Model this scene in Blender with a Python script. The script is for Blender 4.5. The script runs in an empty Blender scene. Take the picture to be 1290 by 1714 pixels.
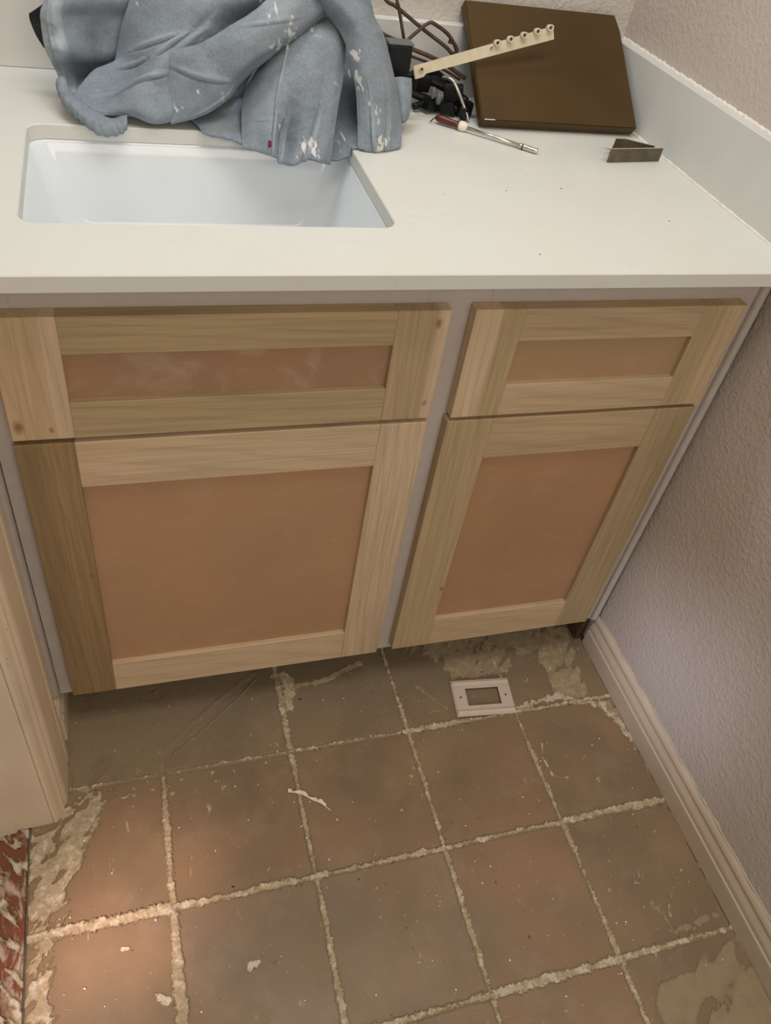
import bpy, bmesh, math, random
import numpy as np
from mathutils import Vector, Matrix

S = bpy.context.scene
COL = S.collection
random.seed(7)
PI = math.pi

# ------------------------------------------------------------------ camera
LOC = (0.09308, -0.79287, 1.28998); ROT = (0.797903, -0.140271, -0.266911); FPX = 1327.603
cam_data = bpy.data.cameras.new('camera')
cam_data.sensor_fit = 'VERTICAL'
cam_data.sensor_height = 36.0
cam_data.lens = FPX / 1714.0 * 36.0
cam_data.clip_start = 0.02
cam = bpy.data.objects.new('camera', cam_data)
cam.location = LOC
cam.rotation_euler = ROT
COL.objects.link(cam)
S.camera = cam

# ------------------------------------------------------------------ world, lamps, exposure
S.view_settings.view_transform = 'Standard'
S.view_settings.look = 'None'
S.view_settings.gamma = 1.0
S.view_settings.use_curve_mapping = False
S.view_settings.exposure = -0.05

W = bpy.data.worlds.new('world')
W.use_nodes = True
W.node_tree.nodes['Background'].inputs[0].default_value = (0.95, 0.88, 0.80, 1)
W.node_tree.nodes['Background'].inputs[1].default_value = 0.30
S.world = W

def lamp(name, kind, loc, target, energy, color, size=0.1, sizey=None, spot=None, blend=0.6):
    l = bpy.data.lights.new(name, kind)
    l.energy = energy
    l.color = color
    if kind == 'AREA':
        l.shape = 'RECTANGLE'; l.size = size; l.size_y = sizey or size
    else:
        l.shadow_soft_size = size
    if spot:
        l.spot_size = math.radians(spot); l.spot_blend = blend
    o = bpy.data.objects.new(name, l)
    o.location = loc
    d = Vector(target) - Vector(loc)
    o.rotation_euler = d.to_track_quat('-Z', 'Y').to_euler()
    COL.objects.link(o)
    return o

lamp('ceiling_lamp', 'AREA', (0.45, -0.35, 2.38), (0.45, -0.30, 0), 11.8, (1.0, 0.94, 0.85), 0.9, 0.7)
lamp('mirror_lamp', 'AREA', (0.10, 0.42, 2.10), (0.15, 0.25, 0.8), 4.6, (0.80, 0.91, 1.0), 0.5, 0.15)
lamp('hall_daylight', 'AREA', (0.5, -2.6, 1.9), (0.45, 0.0, 0.4), 21, (1.0, 0.885, 0.76), 1.4, 1.2)
lamp('door_gleam', 'SPOT', (-1.2, -1.30, 1.35), (0.945, -0.185, 0.17), 260, (0.76, 0.80, 1.0), 0.16, None, 6.5, 1.0)
lamp('floor_gleam', 'SPOT', (-1.0, -1.2, 1.3), (-0.01, -0.36, 0.0), 230, (1.0, 0.68, 0.60), 0.08, None, 9, 1.0)

# ------------------------------------------------------------------ small helpers
def link(o, parent=None):
    COL.objects.link(o)
    if parent is not None:
        o.parent = parent
    return o

def thing(name, label, cat, loc=(0, 0, 0), group=None):
    o = bpy.data.objects.new(name, None)
    o.empty_display_size = 0.02
    o.location = loc
    o['label'] = label; o['category'] = cat
    if group: o['group'] = group
    return link(o)

def tag(o, label, cat, group=None):
    o['label'] = label; o['category'] = cat
    if group: o['group'] = group
    return o

def struct(o):
    o['kind'] = 'structure'
    return o

def pobj(name, verts, faces, mat, parent=None, smooth=False):
    me = bpy.data.meshes.new(name)
    me.from_pydata([tuple(v) for v in verts], [], [tuple(f) for f in faces])
    me.update()
    if mat: me.materials.append(mat)
    if smooth: me.polygons.foreach_set('use_smooth', [True] * len(me.polygons))
    o = bpy.data.objects.new(name, me)
    link(o)
    if parent is not None:
        o.parent = parent
        if parent.type == 'EMPTY' or parent.location.length > 0:
            o.matrix_parent_inverse = Matrix.Translation(-Vector(parent.location))
    return o

def bobj(name, bm, mat, parent=None, smooth=False):
    me = bpy.data.meshes.new(name)
    bmesh.ops.recalc_face_normals(bm, faces=bm.faces)
    bm.to_mesh(me); bm.free()
    if mat: me.materials.append(mat)
    if smooth: me.polygons.foreach_set('use_smooth', [True] * len(me.polygons))
    o = bpy.data.objects.new(name, me)
    link(o)
    if parent is not None:
        o.parent = parent
        o.matrix_parent_inverse = Matrix.Translation(-Vector(parent.location))
    return o

def add_box(bm, x0, x1, y0, y1, z0, z1, bev=0.0, seg=1, mat=None):
    r = bmesh.ops.create_cube(bm, size=1.0)
    vs = r['verts']
    for v in vs:
        v.co = Vector(((x0 + x1) / 2 + v.co.x * (x1 - x0), (y0 + y1) / 2 + v.co.y * (y1 - y0), (z0 + z1) / 2 + v.co.z * (z1 - z0)))
    if bev > 0:
        es = list({e for v in vs for e in v.link_edges})
        r2 = bmesh.ops.bevel(bm, geom=es, offset=bev, segments=seg, affect='EDGES', profile=0.6)
        vs = list({v for f in r2['faces'] for v in f.verts} | {v for v in vs if v.is_valid})
    if mat is not None:
        for v in vs: v.co = mat @ v.co
    return vs

def box(name, x0, x1, y0, y1, z0, z1, m, parent=None, bev=0.0008, seg=1):
    bm = bmesh.new()
    add_box(bm, x0, x1, y0, y1, z0, z1, bev, seg)
    return bobj(name, bm, m, parent)

def frames(pts):
    pts = [Vector(p) for p in pts]
    out = []
    up = None
    for i, p in enumerate(pts):
        a = pts[max(0, i - 1)]; b = pts[min(len(pts) - 1, i + 1)]
        t = (b - a).normalized()
        if up is None:
            up = Vector((0, 0, 1)) if abs(t.z) < 0.9 else Vector((1, 0, 0))
        n = (up - t * up.dot(t)).normalized()
        up = n
        out.append((p, n, t.cross(n)))
    return out

def catmull(pts, k=6):
    P = [Vector(p) for p in pts]
    P = [P[0] * 2 - P[1]] + P + [P[-1] * 2 - P[-2]]
    out = []
    for i in range(1, len(P) - 2):
        for j in range(k):
            t = j / k
            a, b, c, d = P[i - 1], P[i], P[i + 1], P[i + 2]
            out.append(0.5 * ((2 * b) + (c - a) * t + (2 * a - 5 * b + 4 * c - d) * t * t + (3 * b - a - 3 * c + d) * t ** 3))
    out.append(P[-2])
    return out

def add_tube(bm, pts, r, n=8, cap=True):
    fr = frames(pts)
    rings = []
    for i, (p, a, b) in enumerate(fr):
        rr = r[i] if isinstance(r, (list, tuple)) else r
        rings.append([bm.verts.new(p + (a * math.cos(2 * PI * k / n) + b * math.sin(2 * PI * k / n)) * rr) for k in range(n)])
    for i in range(len(rings) - 1):
        for k in range(n):
            bm.faces.new((rings[i][k], rings[i][(k + 1) % n], rings[i + 1][(k + 1) % n], rings[i + 1][k]))
    if cap:
        bm.faces.new(list(reversed(rings[0]))); bm.faces.new(rings[-1])

def tube(name, pts, r, m, parent=None, n=8):
    bm = bmesh.new(); add_tube(bm, pts, r, n)
    return bobj(name, bm, m, parent, True)

def extrude_profile(name, prof, axis, a, b, m, parent=None, smooth=False, cuts=1):
    """prof: closed list of 2D points in the plane normal to axis ('y' -> (x,z), 'z' -> (x,y), 'x' -> (y,z))."""
    bm = bmesh.new()
    def mk(p, t):
        return {'y': (p[0], t, p[1]), 'z': (p[0], p[1], t), 'x': (t, p[0], p[1])}[axis]
    rings = [[bm.verts.new(mk(p, a + (b - a) * i / cuts)) for p in prof] for i in range(cuts + 1)]
    n = len(prof)
    for i in range(cuts):
        for k in range(n):
            bm.faces.new((rings[i][k], rings[i][(k + 1) % n], rings[i + 1][(k + 1) % n], rings[i + 1][k]))
    bm.faces.new(rings[0]); bm.faces.new(list(reversed(rings[-1])))
    return bobj(name, bm, m, parent, smooth)

# ------------------------------------------------------------------ numpy noise
def vnoise(x, y, seed=0):
    xi = np.floor(x).astype(np.int64); yi = np.floor(y).astype(np.int64)
    xf = x - xi; yf = y - yi
    def h(a, b):
        n = (a * 374761393 + b * 668265263 + seed * 982451653) & 0xffffffff
        n = ((n ^ (n >> 13)) * 1274126177) & 0xffffffff
        n = (n ^ (n >> 16)) & 0xffffffff
        return n / 4294967295.0
    u = xf * xf * (3 - 2 * xf); v = yf * yf * (3 - 2 * yf)
    return (h(xi, yi) * (1 - u) + h(xi + 1, yi) * u) * (1 - v) + (h(xi, yi + 1) * (1 - u) + h(xi + 1, yi + 1) * u) * v

def fbm(x, y, seed=0, o=4):
    s = 0; a = 0.5; t = 0
    for i in range(o):
        s = s + a * vnoise(x, y, seed + i * 17); t += a
        x = x * 2.03 + 5.1; y = y * 2.03 + 1.7; a *= 0.5
    return s / t * 2 - 1

def sstep(a, b, x):
    t = np.clip((x - a) / (b - a), 0, 1)
    return t * t * (3 - 2 * t)

# ------------------------------------------------------------------ materials
class NT:
    def __init__(s, name, rough=0.5, spec=0.3, metal=0.0):
        s.m = bpy.data.materials.new(name); s.m.use_nodes = True
        s.t = s.m.node_tree; s.b = s.t.nodes['Principled BSDF']
        s.b.inputs['Roughness'].default_value = rough
        s.b.inputs['Specular IOR Level'].default_value = spec
        s.b.inputs['Metallic'].default_value = metal
        s.geo = None
    def n(s, k, **kw):
        o = s.t.nodes.new(k)
        for a, b in kw.items():
            if a.startswith('i_'):
                o.inputs[a[2:].replace('_', ' ')].default_value = b
            else: setattr(o, a, b)
        return o
    def l(s, a, b): s.t.links.new(a, b); return b
    def pos(s, scale=(1, 1, 1), off=(0, 0, 0)):
        if s.geo is None: s.geo = s.n('ShaderNodeNewGeometry')
        m = s.n('ShaderNodeMapping')
        s.l(s.geo.outputs['Position'], m.inputs[0])
        m.inputs['Scale'].default_value = scale; m.inputs['Location'].default_value = off
        return m.outputs[0]
    def noise(s, scale, detail=3, rough=0.55, sc=(1, 1, 1), off=(0, 0, 0), dist=0.0):
        n = s.n('ShaderNodeTexNoise')
        s.l(s.pos(sc, off), n.inputs['Vector'])
        n.inputs['Scale'].default_value = scale; n.inputs['Detail'].default_value = detail
        n.inputs['Roughness'].default_value = rough; n.inputs['Distortion'].default_value = dist
        return n.outputs['Fac']
    def ramp(s, fac, stops):
        r = s.n('ShaderNodeValToRGB')
        e = r.color_ramp.elements
        while len(e) < len(stops): e.new(0.5)
        for i, (p, c) in enumerate(stops):
            e[i].position = p
            e[i].color = (c, c, c, 1) if isinstance(c, (int, float)) else (*c, 1)
        s.l(fac, r.inputs[0]); return r.outputs[0]
    def mix(s, fac, a, b, mode='MIX'):
        x = s.n('ShaderNodeMix', data_type='RGBA', blend_type=mode)
        for sock, v in ((x.inputs[0], fac), (x.inputs[6], a), (x.inputs[7], b)):
            if isinstance(v, bpy.types.NodeSocket): s.l(v, sock)
            elif isinstance(v, (int, float)): sock.default_value = v
            else: sock.default_value = (*v, 1)
        return x.outputs[2]
    def math(s, op, a, b=0.0):
        x = s.n('ShaderNodeMath', operation=op)
        for i, v in enumerate((a, b)):
            if isinstance(v, bpy.types.NodeSocket): s.l(v, x.inputs[i])
            else: x.inputs[i].default_value = v
        return x.outputs[0]
    def color(s, c):
        if isinstance(c, bpy.types.NodeSocket): s.l(c, s.b.inputs['Base Color'])
        else: s.b.inputs['Base Color'].default_value = (*c, 1)
        return s
    def bump(s, h, strength=0.3, dist=0.001):
        b = s.n('ShaderNodeBump'); b.inputs['Strength'].default_value = strength; b.inputs['Distance'].default_value = dist
        s.l(h, b.inputs['Height']); s.l(b.outputs[0], s.b.inputs['Normal']); return s
    def rough(s, sock): s.l(sock, s.b.inputs['Roughness']); return s

def simple(name, c, rough=0.5, spec=0.3, metal=0.0, var=0.12, scale=60, bump=0.15):
    t = NT(name, rough, spec, metal)
    f = t.noise(scale, 4)
    dark = tuple(x * (1 - var) for x in c); lite = tuple(min(1, x * (1 + var)) for x in c)
    t.color(t.ramp(f, [(0.3, dark), (0.7, lite)]))
    if bump: t.bump(t.noise(scale * 4, 3), bump, 0.0005)
    return t.m

def wood(name, ca, cb, axis='z', seed=0, grain=1.0, cc=None, split=None, knots=()):
    """planed bare wood; grain runs along axis. split=(axis, value): cc beyond the heartwood line."""
    t = NT(name, 0.62, 0.25)
    k = {'z': (1, 1, 0.045), 'x': (0.045, 1, 1)}[axis]
    broad = t.noise(26, 3, 0.5, k, (seed * 1.7, 0, seed * 2.3), 0.6)
    fine = t.noise(260, 4, 0.6, tuple(v if v == 1 else 0.02 for v in k), (seed, 0, seed))
    col = t.ramp(broad, [(0.32, ca), (0.52, tuple((a + b) / 2 for a, b in zip(ca, cb))), (0.70, cb)])
    if split:
        sep = t.n('ShaderNodeSeparateXYZ'); t.l(t.pos(), sep.inputs[0])
        w = t.math('ADD', sep.outputs['XYZ'.index(split[0].upper())], t.math('MULTIPLY', t.noise(9, 2, 0.5, k, (seed, 0, 0)), split[2]))
        f = t.ramp(t.math('MULTIPLY', t.math('SUBTRACT', w, split[1]), 120.0), [(0.0, 0.0), (1.0, 1.0)])
        col = t.mix(f, col, cc)
    fr = t.ramp(fine, [(0.35, 0.76), (0.6, 1.06)])
    col = t.mix(0.6 * grain, col, fr, 'MULTIPLY')
    wv = t.n('ShaderNodeTexWave', wave_type='RINGS', rings_direction='Y')
    t.l(t.pos(tuple((v if v == 1 else 0.10) for v in k), (seed * 0.37, 0.0, seed * 0.21)), wv.inputs['Vector'])
    wv.inputs['Scale'].default_value = 22; wv.inputs['Distortion'].default_value = 7; wv.inputs['Detail'].default_value = 3; wv.inputs['Detail Scale'].default_value = 1.2
    col = t.mix(0.5 * grain, col, t.ramp(wv.outputs['Fac'], [(0.0, 0.84), (0.25, 1.0), (1.0, 1.03)]), 'MULTIPLY')
    mott = t.noise(7, 4, 0.6, tuple((v if v == 1 else 0.3) for v in k), (seed * 3.1, 0, seed))
    col = t.mix(0.7, col, t.ramp(mott, [(0.35, 0.84), (0.65, 1.06)]), 'MULTIPLY')
    for (x, z, r) in knots:
        vd = t.n('ShaderNodeVectorMath', operation='DISTANCE'); t.l(t.pos((1, 0, 0.6)), vd.inputs[0]); vd.inputs[1].default_value = (x, 0, z * 0.6)
        d = t.math('ADD', vd.outputs['Value'], t.math('MULTIPLY', t.noise(160, 2), 0.004))
        f = t.ramp(t.math('DIVIDE', d, r), [(0.35, 0.8), (1.0, 0.0)])
        col = t.mix(f, col, (0.22, 0.10, 0.05))
    t.color(col)
    t.bump(fine, 0.12, 0.0004)
    return t.m

M = {}
M['counter'] = NT('white_quartz', 0.28, 0.35)
_t = M['counter']
_c = _t.mix(_t.ramp(_t.noise(7, 4, 0.6), [(0.45, 0.0), (0.75, 0.6)]), (0.71, 0.715, 0.665), (0.685, 0.665, 0.59))
_c = _t.mix(_t.ramp(_t.noise(55, 4, 0.7, (1, 0.4, 1)), [(0.60, 0.0), (0.72, 0.35)]), _c, (0.75, 0.745, 0.68))
_c = _t.mix(_t.ramp(_t.noise(8, 5, 0.7, (1, 1.6, 1), (5, 2, 0), 0.8), [(0.60, 0.0), (0.72, 0.5)]), _c, (0.62, 0.585, 0.49))
_c = _t.mix(_t.ramp(_t.noise(34, 3, 0.5, (0.35, 1.8, 1), (1, 7, 0), 1.6), [(0.715, 0.0), (0.735, 0.45)]), _c, (0.60, 0.55, 0.44))
_t.color(_c); _t.rough(_t.ramp(_t.noise(14, 3), [(0.3, 0.30), (0.7, 0.55)]))
M['counter'] = _t.m
M['splash'] = simple('splash_quartz', (0.68, 0.675, 0.65), 0.45, 0.3, var=0.03, scale=12, bump=0.02)
M['caulk'] = simple('caulk', (0.83, 0.80, 0.72), 0.7, var=0.08, scale=90, bump=0.5)
M['sink'] = simple('glazed_china', (0.80, 0.845, 0.875), 0.08, 0.5, var=0.01, scale=5, bump=0)
M['metal'] = simple('chrome', (0.62, 0.60, 0.56), 0.25, 0.5, 1.0, var=0.15, scale=90, bump=0.05)
M['frame'] = simple('grey_primer', (0.545, 0.49, 0.445), 0.6, var=0.05, scale=30, bump=0.2)
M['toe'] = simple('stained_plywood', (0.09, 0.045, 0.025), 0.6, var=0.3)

def wall_mat(name, ca, cb, bstr):
    t = NT(name, 0.6, 0.25)
    t.color(t.mix(t.ramp(t.noise(3.5, 3), [(0.35, 0.0), (0.7, 1.0)]), ca, cb))
    h = t.math('ADD', t.ramp(t.noise(140, 3, 0.55), [(0.42, 0.0), (0.68, 1.0)]), t.math('MULTIPLY', t.noise(420, 2), 0.35))
    t.bump(h, bstr, 0.0012)
    return t.m
M['wall'] = wall_mat('orange_peel_wall', (0.605, 0.54, 0.485), (0.56, 0.49, 0.43), 0.6)
M['wallb'] = wall_mat('orange_peel_wall_back', (0.62, 0.58, 0.535), (0.57, 0.525, 0.48), 0.6)

def chipped(name, base, dark, amt=0.73):
    t = NT(name, 0.42, 0.35)
    c = t.mix(t.ramp(t.noise(6, 3), [(0.35, 0.0), (0.7, 1.0)]), base, tuple(v * 0.86 for v in base))
    chips = t.ramp(t.noise(75, 3, 0.6, (1, 1, 0.35)), [(amt, 0.0), (amt + 0.02, 1.0)])
    t.color(t.mix(chips, c, dark))
    t.bump(t.noise(45, 3), 0.15, 0.0015)
    return t.m
M['casing'] = chipped('old_cream_paint', (0.80, 0.66, 0.48), (0.10, 0.06, 0.04), 0.705)
M['base'] = chipped('baseboard_paint', (0.64, 0.53, 0.40), (0.16, 0.10, 0.06), 0.74)

# bare poplar in its many tones
W_OL = (0.46, 0.35, 0.20); W_TAN = (0.62, 0.46, 0.28); W_PINK = (0.70, 0.53, 0.36); W_DK = (0.255, 0.175, 0.088); W_MID = (0.50, 0.37, 0.22)
def tint(c, k): return tuple(v * k for v in c)
M['w_ld_left'] = wood('poplar_a', tint(W_TAN, .92), tint(W_TAN, 1.04), 'z', 1, cc=W_PINK, split=('x', -0.020, -0.02), knots=((-0.045, 0.662, 0.010), (-0.052, 0.80, 0.013), (-0.01, 0.655, 0.006)))
M['w_ld_top'] = wood('poplar_b', tint(W_OL, .95), tint(W_OL, 1.15), 'x', 2)
M['w_ld_bot'] = wood('poplar_c', tint(W_OL, .95), tint(W_TAN, .92), 'x', 3, split=('z', 0.666, 0.01), cc=tint(W_OL, 1.05))
M['w_ld_right'] = wood('poplar_d', tint(W_OL, 1.0), tint(W_TAN, .9), 'z', 4, cc=W_PINK, split=('x', 0.441, -0.012), knots=((0.452, 0.790, 0.008), (0.455, 0.668, 0.006)))
M['w_rd_left'] = wood('poplar_e', W_PINK, W_TAN, 'z', 5, cc=tint(W_OL, 1.08), split=('x', 0.536, 0.008))
M['w_rd_top'] = wood('poplar_f', tint(W_TAN, .88), tint(W_TAN, 1.0), 'x', 6)
M['w_rd_bot'] = wood('poplar_g', tint(W_TAN, .95), tint(W_PINK, .95), 'x', 7)
M['w_rd_right'] = wood('poplar_h', tint(W_OL, 1.05), tint(W_OL, 1.2), 'z', 8, cc=tint(W_TAN, .98), split=('x', 0.872, 0.006))
M['w_l_left'] = wood('poplar_i', W_DK, tint(W_DK, 1.5), 'z', 9, knots=((0.006, 0.390, 0.006),))
M['w_l_top'] = wood('poplar_j', W_PINK, tint(W_TAN, .95), 'x', 10)
M['w_l_right'] = wood('poplar_k', tint(W_PINK, .98), tint(W_TAN, 1.02), 'z', 11, 1.2)
M['w_l_bot'] = wood('poplar_l', W_PINK, tint(W_TAN, 1.05), 'x', 12)
M['w_r_left'] = wood('poplar_m', W_MID, tint(W_OL, 1.15), 'z', 13, knots=((0.562, 0.262, 0.007),))
M['w_r_top'] = wood('poplar_n', W_MID, tint(W_TAN, .9), 'x', 14)
M['w_r_right'] = wood('poplar_o', tint(W_OL, .92), tint(W_MID, 1.02), 'z', 15)
M['w_r_bot'] = wood('poplar_p', tint(W_TAN, 1.0), tint(W_PINK, .96), 'x', 16)

def panel_mat(name, ca, cb, haze, seed):
    t = NT(name, 0.55, 0.3)
    c = t.mix(t.ramp(t.noise(5, 3, 0.5, (1, 1, 1), (seed, 0, 0)), [(0.35, 0.0), (0.68, 1.0)]), ca, cb)
    c = t.mix(t.ramp(t.noise(16, 4, 0.6, (1, 1, 1.4), (0, seed, 0), 0.8), [(0.52, 0.0), (0.75, haze)]), c, (0.55, 0.42, 0.32))
    c = t.mix(t.ramp(t.noise(90, 3, 0.6, (0.4, 1, 1), (0, 0, seed)), [(0.74, 0.0), (0.78, 0.5)]), c, (0.62, 0.48, 0.36))
    t.color(c); t.bump(t.noise(300, 2), 0.06, 0.0004)
    return t.m
M['p_ld'] = panel_mat('hardboard_a', (0.43, 0.245, 0.135), (0.37, 0.225, 0.13), 0.5, 1)
M['p_rd'] = panel_mat('hardboard_b', (0.46, 0.305, 0.165), (0.42, 0.28, 0.15), 0.2, 2)
M['p_l'] = panel_mat('hardboard_c', (0.49, 0.285, 0.16), (0.43, 0.265, 0.15), 0.2, 3)
M['p_r'] = panel_mat('hardboard_d', (0.47, 0.265, 0.145), (0.41, 0.24, 0.13), 0.18, 4)

# floor tile: brown terracotta under a worn, dusty film
def tile_mat():
    t = NT('terracotta_tile', 0.42, 0.35)
    oi = t.n('ShaderNodeObjectInfo')
    base = t.mix(t.ramp(t.noise(6.5, 3, 0.5), [(0.36, 0.0), (0.62, 1.0)]), (0.285, 0.185, 0.105), (0.215, 0.152, 0.092))
    base = t.mix(t.ramp(t.noise(4.0, 2, 0.5, off=(3, 1, 0)), [(0.48, 0.0), (0.66, 0.7)]), base, (0.33, 0.195, 0.108))
    base = t.mix(t.math('MULTIPLY', oi.outputs['Random'], 0.25), base, (0.27, 0.20, 0.125))
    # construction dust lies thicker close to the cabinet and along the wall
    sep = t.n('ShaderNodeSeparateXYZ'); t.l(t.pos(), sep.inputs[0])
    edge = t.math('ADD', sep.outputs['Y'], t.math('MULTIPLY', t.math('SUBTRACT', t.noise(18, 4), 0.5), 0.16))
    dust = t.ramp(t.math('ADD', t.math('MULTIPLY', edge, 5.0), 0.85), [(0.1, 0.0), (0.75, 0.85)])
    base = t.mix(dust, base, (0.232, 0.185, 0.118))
    haze = t.ramp(t.noise(11, 6, 0.75, dist=0.15), [(0.50, 0.0), (0.78, 0.30)])
    base = t.mix(haze, base, (0.46, 0.36, 0.25))
    spk = t.ramp(t.noise(230, 2, 0.6), [(0.735, 0.0), (0.76, 0.8)])
    base = t.mix(spk, base, (0.72, 0.62, 0.48))
    scr = t.ramp(t.noise(40, 3, 0.55, (2.2, 0.5, 1), (1, 2, 0), 1.5), [(0.70, 0.0), (0.74, 0.55)])
    base = t.mix(scr, base, (0.60, 0.50, 0.38))
    t.color(base)
    t.rough(t.ramp(t.noise(9, 4), [(0.3, 0.36), (0.7, 0.62)]))
    t.bump(t.noise(30, 4), 0.18, 0.0015)
    return t.m
M['tile'] = tile_mat()

def residue_mat():
    t = NT('thinset_residue', 0.85, 0.15)
    a = t.n('ShaderNodeAttribute', attribute_name='tone')
    c = t.ramp(a.outputs['Fac'], [(0.0, (0.27, 0.20, 0.125)), (0.4, (0.30, 0.235, 0.145)), (0.72, (0.43, 0.335, 0.205)), (0.9, (0.56, 0.445, 0.285)), (1.0, (0.78, 0.70, 0.58))])
    grit = t.ramp(a.outputs['Fac'], [(0.70, 0.06), (0.88, 1.0)])
    c = t.mix(t.math('MULTIPLY', grit, t.ramp(t.noise(260, 4, 0.7), [(0.50, 0.0), (0.68, 0.62)])), c, (0.72, 0.60, 0.42))
    c = t.mix(t.math('MULTIPLY', grit, t.ramp(t.noise(170, 4, 0.7, off=(4, 0, 0)), [(0.52, 0.0), (0.68, 0.6)])), c, (0.33, 0.255, 0.165))
    c = t.mix(t.ramp(t.noise(45, 5, 0.7, off=(0, 6, 0)), [(0.45, 0.0), (0.70, 0.4)]), c, (0.27, 0.205, 0.13))
    t.color(c); t.bump(t.noise(420, 4, 0.75), 0.9, 0.0018)
    return t.m
M['residue'] = residue_mat()
M['bed'] = simple('mortar_bed', (0.40, 0.33, 0.24), 0.9, var=0.2, scale=120, bump=0.6)

def hall_mat():
    t = NT('red_hall_tile', 0.35, 0.4)
    c = t.mix(t.ramp(t.noise(9, 3), [(0.4, 0.0), (0.65, 1.0)]), (0.24, 0.075, 0.035), (0.17, 0.065, 0.035))
    k = t.ramp(t.noise(30, 5, 0.6, (1.3, 0.55, 1), (0, 0, 0), 1.2), [(0.50, 0.0), (0.64, 0.85)])
    c = t.mix(k, c, (0.58, 0.47, 0.36))
    t.color(c); t.bump(t.noise(60, 4), 0.5, 0.002)
    return t.m
M['hall'] = hall_mat()
M['denim'] = None
def denim_mat(name='denim', dark=False):
    t = NT(name, 0.85, 0.15)
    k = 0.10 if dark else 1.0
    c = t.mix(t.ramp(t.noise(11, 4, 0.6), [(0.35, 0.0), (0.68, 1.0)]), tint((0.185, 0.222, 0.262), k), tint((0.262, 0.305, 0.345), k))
    c = t.mix(t.ramp(t.noise(420, 3, 0.7), [(0.35, 0.0), (0.7, 0.5)]), c, tint((0.37, 0.41, 0.45), k))
    if not dark:
        c = t.mix(t.ramp(t.noise(240, 4, 0.75, (1, 1, 1), (2, 0, 0)), [(0.48, 0.0), (0.70, 0.5)]), c, (0.15, 0.18, 0.215))
        a = t.n('ShaderNodeAttribute', attribute_name='paint')
        c = t.mix(a.outputs['Fac'], c, (0.70, 0.70, 0.68))
        w = t.n('ShaderNodeAttribute', attribute_name='wear')
        c = t.mix(w.outputs['Fac'], c, (0.42, 0.47, 0.52))
    t.color(c)
    t.bump(t.noise(700, 3, 0.7), 0.6, 0.0008)
    t.b.inputs['Sheen Weight'].default_value = 0.0
    return t.m
M['denim'] = denim_mat()
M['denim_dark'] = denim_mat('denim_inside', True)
M['seam'] = simple('seam_thread', (0.26, 0.30, 0.34), 0.8, var=0.2, scale=600, bump=0.4)
M['red'] = simple('red_tag', (0.22, 0.02, 0.04), 0.7)
M['board'] = NT('brown_enamel', 0.42, 0.25)
_t = M['board']
_c = _t.mix(_t.ramp(_t.noise(5, 3), [(0.35, 0.0), (0.7, 1.0)]), (0.080, 0.046, 0.014), (0.062, 0.034, 0.011))
_c = _t.mix(_t.ramp(_t.noise(110, 3, 0.6), [(0.76, 0.0), (0.79, 0.4)]), _c, (0.30, 0.20, 0.10))
_t.color(_c); _t.rough(_t.ramp(_t.noise(12, 3), [(0.3, 0.35), (0.7, 0.55)])); M['board'] = _t.m
M['cream'] = simple('cream_plastic', (0.66, 0.58, 0.43), 0.45, var=0.08)
M['hole'] = simple('dark_hole', (0.10, 0.07, 0.045), 0.9)
M['black'] = simple('black_plastic', (0.007, 0.007, 0.008), 0.4, 0.25, var=0.3)
M['greyp'] = simple('grey_plastic', (0.13, 0.14, 0.14), 0.4, 0.5)
M['rust'] = simple('rusty_wire', (0.095, 0.055, 0.038), 0.55, 0.4, 0.3, var=0.4, scale=120, bump=0.5)
M['bronze'] = simple('bronze_strap', (0.125, 0.10, 0.065), 0.4, 0.5, 0.35, var=0.3, scale=70)
M['bronze_edge'] = simple('bare_metal_edge', (0.60, 0.55, 0.47), 0.4, 0.5, 0.4)
M['amber'] = simple('red_brown_handle', (0.12, 0.022, 0.010), 0.3, 0.5, var=0.3)
M['plate'] = simple('pinkish_white_plastic', (0.66, 0.55, 0.47), 0.45, var=0.04)
M['white'] = simple('white_chip', (0.86, 0.78, 0.66), 0.8, var=0.06)
M['sliver'] = simple('dark_sliver', (0.06, 0.035, 0.02), 0.8)

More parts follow.
